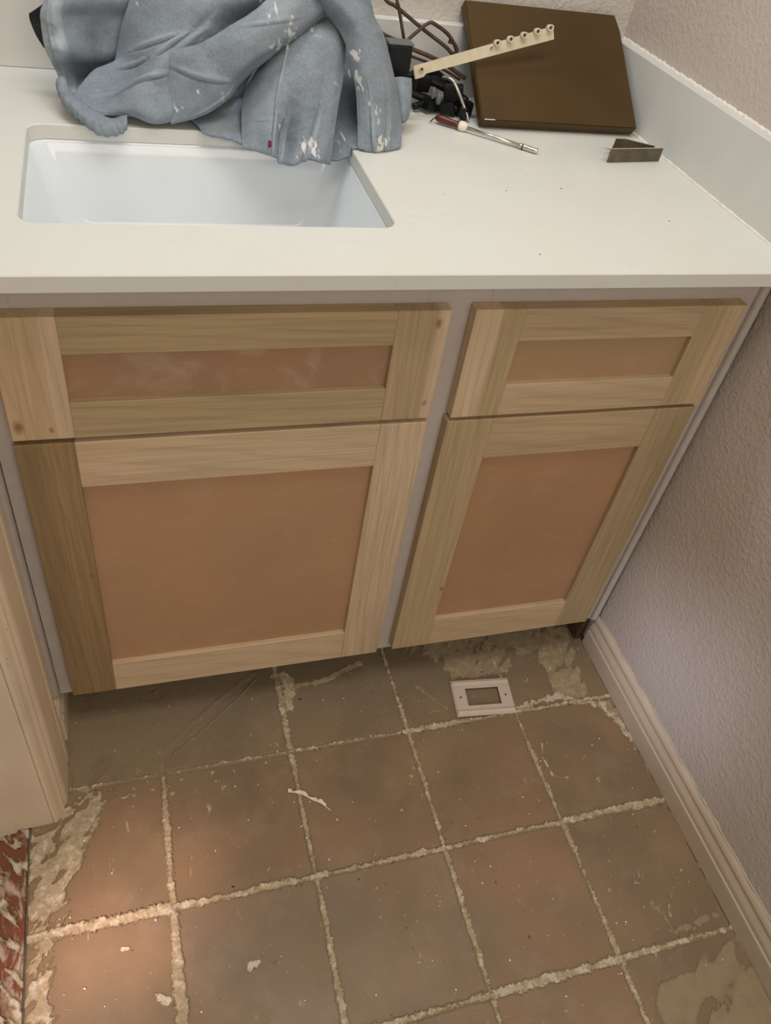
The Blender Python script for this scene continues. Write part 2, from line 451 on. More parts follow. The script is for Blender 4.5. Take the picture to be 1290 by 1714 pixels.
# ------------------------------------------------------------------ traced-and-placed measurements (world metres)
SEAT = [[(0.1407,0.54,1.0307),(0.1754,0.5,1.0452),(0.2094,0.49,1.0503),(0.2485,0.49,1.0539),(0.2898,0.5,1.0558),(0.3242,0.51,1.0536),(0.3577,0.51,1.0532),(0.3877,0.53,1.0484)],[(0.1296,0.5,1.0108),(0.161,0.45,1.0244),(0.1972,0.43,1.0332),(0.2373,0.43,1.0367),(0.2813,0.44,1.0384),(0.3244,0.46,1.0398),(0.351,0.47,1.0379),(0.3783,0.48,1.0367)],[(0.1274,0.48,0.9945),(0.1572,0.43,1.0086),(0.1933,0.41,1.0163),(0.231,0.41,1.0194),(0.2709,0.42,1.0217),(0.3025,0.44,1.0196),(0.3339,0.46,1.0161),(0.3709,0.47,1.0183)],[(0.1139,0.475,0.9637),(0.1475,0.42,0.9818),(0.184,0.4,0.9898),(0.2225,0.405,0.9914),(0.2522,0.425,0.9899),(0.2784,0.44,0.9881),(0.3249,0.45,0.9949),(0.3874,0.47,1.0051)],[(0.1047,0.47,0.9324),(0.1378,0.41,0.9574),(0.1747,0.388,0.9717),(0.2073,0.395,0.9749),(0.2316,0.405,0.9668),(0.2797,0.42,0.9747),(0.3238,0.44,0.9806),(0.3545,0.46,0.9813)],[(0.0988,0.455,0.9237),(0.1324,0.405,0.9385),(0.1592,0.375,0.9512),(0.1905,0.388,0.9473),(0.2248,0.395,0.9497),(0.2578,0.405,0.9541),(0.2867,0.42,0.9576),(0.3141,0.45,0.9555)],[(0.0732,0.435,0.9184),(0.1131,0.408,0.913),(0.1397,0.368,0.9322),(0.1781,0.378,0.9263),(0.2116,0.385,0.9299),(0.2406,0.395,0.936),(0.2643,0.41,0.9382),(0.2821,0.43,0.9379)],[(0.0535,0.41,0.9058),(0.0891,0.396,0.8961),(0.125,0.362,0.9188),(0.1645,0.362,0.9101),(0.2004,0.372,0.9125),(0.2309,0.382,0.9193),(0.2533,0.4,0.924),(0.2676,0.42,0.9231)],[(0.044,0.385,0.9016),(0.075,0.374,0.8893),(0.1173,0.355,0.901),(0.1465,0.346,0.8937),(0.1833,0.362,0.8961),(0.2161,0.372,0.9066),(0.244,0.39,0.9159),(0.2613,0.41,0.9167)],[(0.0475,0.382,0.894),(0.0715,0.368,0.8852),(0.1129,0.36,0.8894),(0.1448,0.352,0.884),(0.1865,0.365,0.8899),(0.2228,0.375,0.9037),(0.2491,0.392,0.9141),(0.2646,0.41,0.9153)]]
BAND = [[(0.1533,0.405,0.9427),(0.1835,0.392,0.9571),(0.2146,0.385,0.9697),(0.2417,0.385,0.9856),(0.2662,0.385,1.0013),(0.2911,0.388,1.0174),(0.3158,0.4,1.0328),(0.3423,0.42,1.0493)],[(0.1497,0.392,0.9492),(0.1793,0.374,0.9655),(0.2112,0.366,0.9789),(0.2369,0.365,0.9947),(0.2609,0.365,1.01),(0.2862,0.369,1.0257),(0.3104,0.38,1.0409),(0.3364,0.4,1.0571)],[(0.1558,0.382,0.9346),(0.1865,0.36,0.9504),(0.2198,0.35,0.9675),(0.2459,0.347,0.9853),(0.2725,0.349,1.0002),(0.2982,0.356,1.0152),(0.3242,0.368,1.0303),(0.351,0.39,1.044)],[(0.1612,0.368,0.9101),(0.194,0.35,0.9289),(0.2287,0.343,0.949),(0.2547,0.343,0.9662),(0.2828,0.348,0.9827),(0.3102,0.358,0.9979),(0.3379,0.372,1.0128),(0.3667,0.39,1.0284)],[(0.1627,0.358,0.8949),(0.1979,0.347,0.911),(0.232,0.345,0.9313),(0.2512,0.35,0.9483),(0.2791,0.362,0.968),(0.3194,0.372,0.9906),(0.3518,0.388,1.007),(0.3749,0.4,1.0239)],[(0.1649,0.352,0.885),(0.201,0.35,0.8974),(0.2347,0.354,0.9159),(0.2551,0.366,0.9333),(0.284,0.376,0.957),(0.3266,0.384,0.9864),(0.3574,0.398,1.0028),(0.38,0.41,1.0184)],[(0.1675,0.366,0.8832),(0.2026,0.366,0.8957),(0.235,0.37,0.9144),(0.2557,0.382,0.932),(0.2849,0.392,0.956),(0.328,0.4,0.9858),(0.3586,0.412,1.0028),(0.3812,0.42,1.0196)]]
FLAP = [[(0.0249,0.48,1.0191),(0.0402,0.46,1.0246),(0.065,0.47,1.0248),(0.0942,0.48,1.0253),(0.1207,0.5,1.0235),(0.1523,0.52,1.0222)],[(0.024,0.44,0.9973),(0.0354,0.42,1.001),(0.0581,0.44,0.9981),(0.087,0.47,0.9935),(0.1137,0.49,0.991),(0.1412,0.5,0.9909)],[(0.0167,0.43,0.984),(0.0322,0.41,0.9869),(0.0521,0.44,0.979),(0.0812,0.475,0.9725),(0.1082,0.495,0.9696),(0.1342,0.5,0.9704)],[(0.0152,0.425,0.9638),(0.0327,0.41,0.965),(0.0534,0.43,0.9598),(0.0786,0.475,0.9482),(0.1019,0.49,0.9458),(0.1277,0.5,0.9465)],[(0.0165,0.42,0.9475),(0.0363,0.4,0.9489),(0.056,0.425,0.939),(0.0762,0.465,0.9274),(0.096,0.48,0.9275),(0.1203,0.49,0.9301)],[(0.0212,0.42,0.9296),(0.0363,0.43,0.9234),(0.0556,0.46,0.9157),(0.0747,0.48,0.911),(0.0947,0.49,0.9109),(0.1169,0.5,0.9117)],[(0.0277,0.405,0.9174),(0.0396,0.44,0.9029),(0.057,0.475,0.8931),(0.0744,0.485,0.8926),(0.0931,0.475,0.8984),(0.1151,0.48,0.9006)],[(0.0275,0.395,0.9047),(0.0407,0.41,0.8992),(0.0572,0.42,0.8984),(0.0742,0.42,0.9016),(0.092,0.43,0.901),(0.1135,0.44,0.9014)],[(0.0329,0.385,0.8951),(0.0429,0.39,0.8926),(0.0577,0.4,0.8915),(0.0731,0.4,0.8946),(0.0908,0.41,0.8946),(0.112,0.42,0.894)]]
INNER = [[(-0.001,0.475,0.9702),(0.0097,0.47,0.9777),(0.0246,0.46,0.9894)],[(-0.0008,0.475,0.962),(0.0083,0.47,0.9639),(0.0218,0.46,0.9702)],[(0.0041,0.465,0.9496),(0.0104,0.46,0.9514),(0.0213,0.45,0.9549)],[(0.0122,0.45,0.9374),(0.0144,0.45,0.9376),(0.0206,0.445,0.9394)]]
CUFF = [[(0.0316,0.42,0.9152),(0.0384,0.4,0.9037),(0.0522,0.385,0.8962),(0.0704,0.37,0.8882),(0.0898,0.36,0.883),(0.1109,0.365,0.8898)],[(0.0329,0.405,0.9185),(0.0383,0.385,0.9085),(0.0503,0.37,0.8996),(0.0689,0.358,0.8901),(0.0896,0.349,0.8846),(0.1096,0.352,0.8898)],[(0.0274,0.4,0.9146),(0.0322,0.372,0.9052),(0.0484,0.352,0.8962),(0.0695,0.338,0.8853),(0.0926,0.333,0.8831),(0.1088,0.338,0.888)],[(0.026,0.4,0.9045),(0.033,0.372,0.8951),(0.05,0.352,0.8853),(0.0719,0.334,0.8743),(0.0964,0.332,0.8754),(0.1084,0.337,0.8831)],[(0.0302,0.415,0.8984),(0.0364,0.39,0.8878),(0.0546,0.37,0.8799),(0.0759,0.352,0.8731),(0.0961,0.35,0.8733),(0.1072,0.352,0.8799)]]
LEG = [[(0.3016,0.45,0.9486),(0.3178,0.44,0.9661),(0.3363,0.44,0.9823),(0.3524,0.44,0.9937),(0.3684,0.44,1.0037),(0.3847,0.44,1.0107),(0.3974,0.43,1.0055),(0.4128,0.43,0.9891)],[(0.2895,0.41,0.9488),(0.3036,0.39,0.9659),(0.3214,0.38,0.98),(0.3389,0.378,0.9904),(0.3566,0.38,0.9982),(0.3726,0.38,1.0008),(0.3873,0.378,0.9967),(0.4017,0.385,0.9858)],[(0.2723,0.39,0.9282),(0.2883,0.365,0.943),(0.3094,0.35,0.9541),(0.3294,0.343,0.9596),(0.3502,0.343,0.9624),(0.3706,0.35,0.9601),(0.3845,0.352,0.9574),(0.3961,0.36,0.9527)],[(0.2639,0.375,0.9113),(0.2826,0.35,0.9229),(0.3015,0.335,0.9304),(0.3233,0.332,0.9334),(0.3451,0.328,0.9359),(0.364,0.332,0.9357),(0.378,0.335,0.9347),(0.3891,0.342,0.9315)],[(0.2597,0.355,0.8971),(0.2792,0.335,0.9043),(0.297,0.322,0.909),(0.3191,0.335,0.9032),(0.3364,0.316,0.9108),(0.3573,0.318,0.9111),(0.3697,0.318,0.9118),(0.3825,0.325,0.9084)],[(0.2571,0.335,0.8832),(0.275,0.32,0.8872),(0.2929,0.307,0.8905),(0.3143,0.328,0.8773),(0.3284,0.3,0.8869),(0.3483,0.298,0.89),(0.3636,0.3,0.89),(0.3766,0.308,0.8859)],[(0.2545,0.315,0.8718),(0.2739,0.305,0.8725),(0.2917,0.295,0.8716),(0.307,0.292,0.8638),(0.3185,0.276,0.8683),(0.3382,0.286,0.8714),(0.3491,0.276,0.8742),(0.3713,0.29,0.8646)],[(0.2582,0.33,0.8709),(0.2762,0.32,0.8707),(0.2942,0.31,0.8706),(0.3097,0.307,0.8627),(0.3215,0.292,0.8667),(0.3411,0.3,0.8699),(0.3526,0.292,0.8719),(0.373,0.305,0.8635)]]
GROOVE = [[(0.4069,0.47,0.9826),(0.4165,0.47,0.9757),(0.4301,0.47,0.9658),(0.449,0.47,0.9593)],[(0.4021,0.45,0.9492),(0.4149,0.45,0.9461),(0.4297,0.45,0.9431),(0.4486,0.44,0.9457)],[(0.3949,0.42,0.9182),(0.4074,0.42,0.9173),(0.4242,0.415,0.9175),(0.4463,0.41,0.9179)],[(0.3846,0.385,0.8889),(0.3989,0.385,0.8879),(0.4177,0.375,0.8899),(0.4397,0.365,0.8946)],[(0.3742,0.345,0.8702),(0.3902,0.34,0.8728),(0.4066,0.333,0.8761),(0.4324,0.335,0.8781)],[(0.3704,0.322,0.8575),(0.3877,0.312,0.8604),(0.4016,0.308,0.8675),(0.4244,0.315,0.8731)],[(0.3732,0.335,0.8574),(0.3907,0.325,0.8604),(0.4044,0.32,0.8678),(0.4277,0.328,0.8731)]]
STRIP = [[(0.3076,0.46,1.0553),(0.3353,0.44,1.0685),(0.3686,0.43,1.0768),(0.4114,0.44,1.0768),(0.4479,0.47,1.066)],[(0.333,0.42,1.0459),(0.3515,0.385,1.0551),(0.3734,0.372,1.0598),(0.4029,0.38,1.0606),(0.4348,0.42,1.0547)],[(0.3551,0.405,1.0308),(0.3693,0.37,1.0402),(0.3864,0.36,1.0439),(0.4097,0.37,1.0435),(0.4371,0.41,1.0364)],[(0.3786,0.395,1.0157),(0.3876,0.36,1.0252),(0.4009,0.35,1.0287),(0.4196,0.36,1.0277),(0.4429,0.4,1.0181)],[(0.3918,0.368,1.0026),(0.4023,0.352,1.0062),(0.4141,0.345,1.009),(0.4325,0.355,1.0076),(0.4555,0.39,0.9999)],[(0.402,0.352,0.9806),(0.413,0.338,0.9839),(0.4254,0.335,0.9842),(0.4433,0.345,0.9825),(0.4664,0.38,0.9723)],[(0.4116,0.34,0.9449),(0.4226,0.326,0.95),(0.4356,0.325,0.9511),(0.4548,0.335,0.949),(0.4786,0.37,0.9376)],[(0.4147,0.326,0.9112),(0.4259,0.315,0.9156),(0.4408,0.313,0.9155),(0.4627,0.33,0.9106),(0.4864,0.355,0.9012)],[(0.4144,0.315,0.8913),(0.4269,0.308,0.8937),(0.4416,0.303,0.897),(0.4644,0.32,0.8925),(0.4836,0.335,0.8886)],[(0.4147,0.308,0.8738),(0.4283,0.304,0.875),(0.4452,0.306,0.8774),(0.4643,0.312,0.8783),(0.479,0.32,0.8792)],[(0.4203,0.32,0.8742),(0.4319,0.318,0.8755),(0.4488,0.32,0.8779),(0.4678,0.325,0.8793),(0.4805,0.332,0.8796)]]
PATCH = [[(0.1904,0.41,0.8815),(0.2176,0.41,0.8892),(0.2461,0.42,0.9056),(0.2757,0.43,0.9198)],[(0.1905,0.375,0.885),(0.2154,0.375,0.8878),(0.2417,0.385,0.8935),(0.2711,0.395,0.8996)],[(0.1996,0.355,0.8825),(0.2151,0.352,0.8828),(0.2376,0.352,0.8854),(0.2666,0.362,0.8832)],[(0.2052,0.342,0.8782),(0.2213,0.337,0.8769),(0.2402,0.328,0.8772),(0.2611,0.322,0.8725)],[(0.209,0.355,0.8783),(0.2228,0.35,0.8769),(0.242,0.342,0.8768),(0.2629,0.335,0.8724)]]
TAIL = [[(0.4343,0.415,0.9381),(0.4598,0.425,0.935),(0.484,0.43,0.9349),(0.4988,0.42,0.9405),(0.519,0.43,0.9371)],[(0.4312,0.4,0.9331),(0.4581,0.41,0.9315),(0.4839,0.42,0.9299),(0.4962,0.405,0.9354),(0.5172,0.42,0.9303)],[(0.4309,0.385,0.9196),(0.4587,0.395,0.9179),(0.4855,0.405,0.9161),(0.4959,0.39,0.9216),(0.5141,0.405,0.9169)],[(0.4312,0.37,0.9078),(0.4585,0.378,0.9065),(0.4868,0.39,0.9039),(0.4965,0.38,0.9062),(0.5115,0.395,0.9035)],[(0.4324,0.36,0.9001),(0.4611,0.37,0.8988),(0.4901,0.384,0.8953),(0.4989,0.378,0.8937),(0.5077,0.388,0.8973)],[(0.4381,0.375,0.8983),(0.4671,0.382,0.8982),(0.4967,0.397,0.8953),(0.5039,0.395,0.893),(0.5104,0.4,0.8966)]]
BACKFOLD = [[(0.1236,0.55,1.034),(0.1983,0.54,1.0497),(0.2791,0.54,1.0574),(0.3543,0.54,1.0611),(0.4263,0.55,1.0588)],[(0.1144,0.53,0.9817),(0.1935,0.51,0.9929),(0.2743,0.5,1.0019),(0.3415,0.5,1.0074),(0.4156,0.52,1.0088)],[(0.1089,0.51,0.9274),(0.189,0.48,0.9414),(0.2694,0.46,0.9526),(0.3371,0.46,0.9574),(0.4142,0.49,0.9544)],[(0.0736,0.45,0.9049),(0.183,0.42,0.921),(0.2656,0.43,0.923),(0.3313,0.42,0.9302),(0.4055,0.44,0.9286)],[(0.0865,0.418,0.8871),(0.1801,0.4,0.8906),(0.2619,0.4,0.895),(0.3275,0.39,0.9003),(0.4018,0.41,0.8975)]]
SPOTS = [(0.327,0.9946,0.009),(0.3195,1.0018,0.009),(0.3074,0.9861,0.0108),(0.2994,0.9883,0.0072),(0.3282,1.0017,0.0072),(0.2969,1.0194,0.0072),(0.3022,1.0239,0.0072),(0.3192,0.9826,0.0072),(0.2222,1.0097,0.0032),(0.1366,0.9966,0.0023),(0.4063,0.9887,0.0054),(0.4103,0.9832,0.0045),(0.4139,0.9674,0.0054),(0.4144,0.9601,0.0072),(0.4187,0.9485,0.0054),(0.4276,0.9355,0.0054),(0.4356,0.9267,0.0063),(0.4383,0.9123,0.0054),(0.4436,0.8923,0.0072),(0.443,0.8842,0.0063),(0.4531,0.8909,0.0054),(0.3329,0.8808,0.009),(0.3431,0.8875,0.0081),(0.3517,0.8783,0.0054),(0.3933,0.8741,0.0054),(0.3068,0.9002,0.0045),(0.3128,0.9097,0.0036),(0.176,0.9053,0.0054),(0.1929,0.907,0.0036),(0.2002,0.9293,0.0036),(0.1753,0.9169,0.0036),(0.3205,1.0123,0.0063),(0.4014,0.8785,0.0036),(0.3474,0.8805,0.0063),(0.3607,0.9971,0.0054),(0.3562,1.0024,0.0045)]
TAG = [(0.2906,0.302,0.886),(0.2909,0.302,0.8783)]
POLY = [(0.92,0.0007,0.008,60,[(0.5414,0.0512),(0.5954,0.0958),(0.7963,0.0946),(0.9217,0.0584),(0.9034,-0.0457),(0.8929,-0.1122),(0.8416,-0.1139),(0.8193,-0.0907),(0.8256,-0.0467),(0.8143,0.005),(0.7779,0.0082),(0.7441,-0.0297),(0.6322,-0.027),(0.6149,0.0156),(0.597,0.0389)]),(1.12,0.0016,0.016,70,[(-0.0767,-0.1372),(-0.042,-0.1204),(-0.0049,-0.1278),(-0.0429,-0.1988),(-0.0693,-0.2763),(-0.0813,-0.3373),(-0.1251,-0.3395),(-0.1305,-0.1786),(-0.0915,-0.177)]),(0.74,0.0005,0.014,40,[(0.7603,-0.601),(0.8238,-0.599),(0.9213,-0.5777),(0.9618,-0.6896),(0.9319,-0.7296),(0.742,-0.6834),(0.752,-0.6396)]),(0.9,0.0007,0.008,60,[(0.8867,-0.1166),(0.9345,-0.1155),(0.9511,-0.2811),(0.9429,-0.2611),(0.9328,-0.2153),(0.9211,-0.1675)]),(1.12,0.001,0.012,80,[(-0.1256,-0.3232),(-0.0934,-0.3304),(-0.1002,-0.3921),(-0.0878,-0.4538),(-0.1289,-0.444)]),(0.45,0.0004,0.006,30,[(-0.0778,0.0599),(0.0657,0.099),(0.2647,0.0923),(0.2454,0.0544),(0.1513,-0.0189),(0.0897,-0.0761),(0.0651,-0.1017),(-0.0695,-0.1149)])]
STROKE = [(0.38,0.0045,0.0009,0.002,[(0.0833,-0.0679),(0.1404,-0.023),(0.2051,0.0283),(0.2535,0.0557)]),(0.62,0.0025,0.0009,0.002,[(0.0962,-0.0819),(0.1541,-0.0413),(0.213,0.005),(0.2575,0.0455)]),(0.9,0.011,0.0009,0.008,[(0.2939,0.046),(0.3171,0.0284),(0.3034,-0.028)]),(0.8,0.007,0.0007,0.006,[(0.3202,0.0145),(0.3784,0.0176),(0.4561,0.0456)]),(0.6,0.006,0.0004,0.009,[(0.5576,-0.0276),(0.5954,-0.0812),(0.5629,-0.0883)]),(0.95,0.008,0.001,0.008,[(0.7408,-0.1077),(0.8237,-0.0956),(0.9124,-0.1322),(0.9323,-0.2088)]),(1.0,0.0035,0.0007,0.003,[(0.7432,-0.2139),(0.7476,-0.2506),(0.7735,-0.2604)]),(0.9,0.003,0.0006,0.004,[(0.7512,-0.1871),(0.7428,-0.2342)]),(0.8,0.0022,0.0004,0.005,[(0.9001,-0.4535),(0.8712,-0.4723),(0.8391,-0.5132)]),(0.6,0.005,0.0004,0.009,[(0.8205,-0.4902),(0.8368,-0.5404),(0.9223,-0.5318)]),(1.1,0.0025,0.0006,0.004,[(0.1655,-0.4422),(0.1837,-0.436),(0.1936,-0.4285)]),(1.25,0.0055,0.0007,0.008,[(0.1725,-0.4414),(0.1895,-0.4325)]),(1.25,0.0045,0.0007,0.008,[(0.0366,-0.4431),(0.0557,-0.4589)]),(1.25,0.0035,0.0006,0.004,[(-0.0006,-0.3775),(0.0069,-0.376)]),(0.6,0.002,0.0005,0.002,[(0.1353,-0.1697),(0.1728,-0.1677)]),(0.8,0.006,0.0005,0.007,[(-0.0511,-0.1164),(-0.0242,-0.155),(-0.0694,-0.1933)]),(0.8,0.004,0.0005,0.006,[(-0.0244,-0.1631),(-0.0429,-0.1988),(-0.0607,-0.2236)])]


XW = 0.9467          # right wall plane
YB = 0.587           # back wall plane
ZC = 0.876           # counter top
TX = [-0.130, 0.0737, 0.2925, 0.5100, 0.7280, 0.9352]
TY = [0.1050, -0.1145, -0.3340, -0.5555, -0.7760, -0.9970]

# ------------------------------------------------------------------ structure
struct(box('wall_right', XW, XW + 0.12, -1.40, YB + 0.12, 0.0, 2.45, M['wall'], bev=0))
struct(box('wall_back', -0.30, XW, YB, YB + 0.12, 0.0, 2.45, M['wallb'], bev=0))
struct(box('wall_left', -0.32, -0.0965, -0.160, YB, 0.0, 2.45, M['wall'], bev=0))
floor = struct(box('floor', -0.1345, XW + 0.12, -1.40, YB + 0.12, -0.06, -0.0105, M['bed'], bev=0))
ft_mesh = {}
g = 0.0045
for j in range(5):
    for i in range(5):
        x0 = TX[i] + (g if i else 0.001); x1 = TX[i + 1] - (g if i < 4 else 0.0003)
        y1 = TY[j] - g; y0 = TY[j + 1] + g
        if j == 0 and i == 0: x0 = -0.0960
        cx, cy = (x0 + x1) / 2, (y0 + y1) / 2
        hx, hy = (x1 - x0) / 2, (y1 - y0) / 2
        key = (round(hx, 4), round(hy, 4))
        if key not in ft_mesh:
            bm = bmesh.new(); add_box(bm, -hx, hx, -hy, hy, -0.0105, 0.0, 0.0016, 2)
            me = bpy.data.meshes.new('floor_tile'); bmesh.ops.recalc_face_normals(bm, faces=bm.faces); bm.to_mesh(me); bm.free()
            me.materials.append(M['tile']); ft_mesh[key] = me
        o = bpy.data.objects.new('floor_tile', ft_mesh[key])
        o.location = (cx, cy, random.uniform(-0.0004, 0.0))
        link(o, floor)
# hallway side of the doorway
hall = struct(box('floor.001', -1.30, -0.1347, -1.40, 0.0, -0.06, -0.0105, M['bed'], bev=0))
for (x0, x1, y0, y1) in [(-0.44, -0.1330, -0.475, -0.166), (-0.44, -0.1330, -0.785, -0.481), (-0.75, -0.446, -0.475, -0.166), (-0.75, -0.446, -0.785, -0.481)]:
    box('floor_tile', x0, x1, y0, y1, -0.0104, -0.0020, M['hall'], hall, 0.0018, 2)

# mortar and thinset residue as one real relief over the tiles
def seg_dist(X, Y, pts):
    d = np.full(X.shape, 1e9)
    for (ax, ay), (bx, by) in zip(pts[:-1], pts[1:]):
        vx, vy = bx - ax, by - ay
        t = np.clip(((X - ax) * vx + (Y - ay) * vy) / (vx * vx + vy * vy + 1e-12), 0, 1)
        d = np.minimum(d, np.hypot(X - ax - t * vx, Y - ay - t * vy))
    return d

def inside(X, Y, poly):
    r = np.zeros(X.shape, bool); n = len(poly)
    for i in range(n):
        x1, y1 = poly[i]; x2, y2 = poly[(i + 1) % n]
        c = ((y1 > Y) != (y2 > Y)) & (X < (x2 - x1) * (Y - y1) / (y2 - y1 + 1e-12) + x1)
        r ^= c
    return r

def residue(name, xa, xb, ya, yb, step, parent, joints=True, hallside=False):
    nx = int((xb - xa) / step) + 1; ny = int((yb - ya) / step) + 1
    X, Y = np.meshgrid(np.linspace(xa, xb, nx), np.linspace(ya, yb, ny))
    H = np.full(X.shape, -0.004); T = np.zeros(X.shape)
    hi = fbm(X * 400, Y * 400, 3, 3); mid = fbm(X * 110, Y * 110, 5, 3); lo = fbm(X * 9, Y * 9, 9, 2)
    fib = fbm(X * 160 + Y * 60, Y * 60 - X * 30, 13, 3)
    def lay(sd, h, tone, crumb, soft=0.0012):
        nonlocal H, T
        m = sstep(-soft, soft, sd)
        hh = -0.0022 + m * (0.0022 + h + crumb * np.maximum(hi * 0.7 + mid * 0.8, -0.5))
        T = np.where((m > 0.2) & (hh > H), np.clip(tone * (0.25 + 0.75 * sstep(0, 0.0035, sd)) + (0.16 * mid + 0.10 * hi) * (tone > 0.7), 0, 1), T)
        H = np.maximum(H, np.where(m > 0.0, hh, -0.004))
    if joints:
        # the joints: (axis, value, [(from, to, halfwidth)...])
        V = {1: [(-0.12, 0.11, .0012), (-0.33, -0.12, .0075), (-0.9, -0.34, .0085)],
             2: [(-0.11, 0.11, .0062), (-0.33, -0.12, .0058), (-0.9, -0.34, .0062)],
             3: [(-0.11, 0.11, .0060), (-0.33, -0.11, .0055), (-0.9, -0.33, .0058)],
             4: [(-0.11, 0.11, .0045), (-0.33, -0.11, .0050), (-0.9, -0.33, .0068)]}
        for i, segs in V.items():
            for a, b, w in segs:
                wob = TX[i] + 0.0012 * fbm(Y * 14, Y * 0 + i, 21, 2)
                d = np.abs(X - wob) + np.maximum(np.maximum(a - Y, Y - b), 0) * 3
                sd = w * (0.92 + 0.55 * lo) + 0.0028 * mid + 0.0030 * hi - d
                lay(sd, 0.0011 * w / 0.006, 0.88, 0.0017)
                lay(0.0062 - np.abs(X - TX[i]) - np.maximum(np.maximum(a - Y, Y - b), 0) * 3, -0.0007, 0.5, 0.0003)
        Hh = {1: [(-0.075, 0.29, .0030), (0.29, 0.50, .0036), (0.50, 0.66, .0062), (0.66, 0.94, .0058)],
              2: [(-0.13, 0.07, .0125), (0.07, 0.30, .0075), (0.30, 0.52, .0070), (0.52, 0.94, .0066)],
              3: [(-0.13, 0.50, .0080), (0.50, 0.73, .0078), (0.73, 0.94, .0052)],
              4: [(-0.13, 0.94, .006)]}
        for j, segs in Hh.items():
            for a, b, w in segs:
                wob = TY[j] + 0.0012 * fbm(X * 14, X * 0 + j, 31, 2)
                d = np.abs(Y - wob) + np.maximum(np.maximum(a - X, X - b), 0) * 3
                sd = w * (0.92 + 0.55 * lo) + 0.0030 * mid + 0.0034 * hi - d
                lay(sd, 0.0012 * w / 0.006, 0.92, 0.0018)
                lay(0.0062 - np.abs(Y - TY[j]) - np.maximum(np.maximum(a - X, X - b), 0) * 3, -0.0007, 0.5, 0.0003)
        for tone, h, amp, fr, poly in POLY:
            d = seg_dist(X, Y, poly + [poly[0]])
            d = np.where(inside(X, Y, poly), d, -d)
            cs = X * 0.72 + Y * 0.69; sn = Y * 0.72 - X * 0.69
            nz = fbm(cs * fr * 0.6, sn * fr * 1.6, int(fr) + 1, 4)
            hole = fbm(cs * fr * 0.5 + 7, sn * fr * 1.3, int(fr) + 40, 4)
            sd = np.minimum(d, 0.02) + amp * nz - np.maximum(hole - 0.12, 0) * 0.07
            rough = 0.0014 if h > 0.0012 else 0.0003
            lay(sd + 0.0045 * (0.6 + nz), 0.00035, 0.12, 0.0002)
            lay(sd, h, tone * 0.80 - 0.25 * np.maximum(hole, 0), rough)
        for tone, w, h, amp, pts in STROKE:
            d = seg_dist(X, Y, pts)
            sd = w + amp * mid + 0.5 * amp * hi - d
            lay(sd, h, tone, 0.0004)
        # thin crusts and trowel drags everywhere, rare
        crust = fbm(X * 70 + 3, Y * 70, 77, 4) + 0.35 * fbm(X * 6, Y * 6, 78, 2)
        lay((crust - 0.62) * 0.02, 0.0004, 0.85, 0.0002)
        drag = fbm(X * 150 + Y * 95, Y * 28 - X * 20, 88, 3) + 0.5 * fbm(X * 7 + 9, Y * 7, 79, 2)
        lay((drag - 0.74) * 0.01, 0.0003, 0.8, 0.0001)
        # joint compound dribble along the foot of the baseboard
        d = 0.9352 - X
        lay(0.002 + 0.004 * mid + 0.004 * lo - d, 0.0008, 0.85, 0.0004)
    if hallside:
        k = fbm(X * 95 + Y * 75, Y * 26 - X * 18, 55, 4) + 0.25 * lo
        lay((k - 0.06) * 0.02, 0.0009, 0.95, 0.0012)
    keep = H > -0.0019
    if hallside: keep &= (H > -0.0012)
    idx = -np.ones(X.shape, int)
    q = keep[:-1, :-1] & keep[1:, :-1] & keep[:-1, 1:] & keep[1:, 1:]
    used = np.zeros(X.shape, bool)
    used[:-1, :-1] |= q; used[1:, :-1] |= q; used[:-1, 1:] |= q; used[1:, 1:] |= q
    idx[used] = np.arange(used.sum())
    co = np.stack([X[used], Y[used], H[used]], 1)
    a = idx[:-1, :-1][q]; b = idx[:-1, 1:][q]; c = idx[1:, 1:][q]; d = idx[1:, :-1][q]
    F = np.stack([a, b, c, d], 1)
    me = bpy.data.meshes.new(name)
    me.vertices.add(len(co)); me.vertices.foreach_set('co', co.ravel())
    me.loops.add(F.size); me.loops.foreach_set('vertex_index', F.ravel())
    me.polygons.add(len(F)); me.polygons.foreach_set('loop_start', np.arange(0, F.size, 4))
    me.polygons.foreach_set('use_smooth', [True] * len(F))
    me.update(calc_edges=True)
    at = me.attributes.new('tone', 'FLOAT', 'POINT'); at.data.foreach_set('value', np.clip(T[used], 0, 1).astype(np.float32))
    me.materials.append(M['residue'])
    o = bpy.data.objects.new(name, me); o['kind'] = 'stuff'
    link(o, parent)
    return o
residue('mortar_residue', -0.129, 0.9345, -0.70, 0.10, 0.0014, floor)
residue('mortar_residue', -0.42, -0.1320, -0.60, -0.168, 0.0020, hall, False, True)

# right baseboard with its moulded top
bp = [(XW, 0.0), (0.9352, 0.0), (0.9350, 0.040), (0.9356, 0.0425), (0.9372, 0.0435), (0.9376, 0.046), (0.9366, 0.049), (0.9370, 0.055), (0.9392, 0.062),
      (0.9410, 0.067), (0.9412, 0.070), (0.9398, 0.0725), (0.9396, 0.0765), (0.9412, 0.0815), (0.9436, 0.086), (XW, 0.0895)]
base = struct(extrude_profile('baseboard_right', bp, 'y', 0.017, -1.40, M['base'], None, False))
# caulk and filler where the moulding meets the wall
bm = bmesh.new()
pp = [(0.9455 - 0.0008 * math.sin(i * 1.7) , 0.015 - i * 0.02, 0.0895 + 0.0012 * math.sin(i * 2.3 + 1)) for i in range(60)]
add_tube(bm, pp, [0.0013 + 0.0005 * math.sin(i * 2.9) for i in range(60)], 6)
bobj('caulk_line', bm, M['base'], base, True)

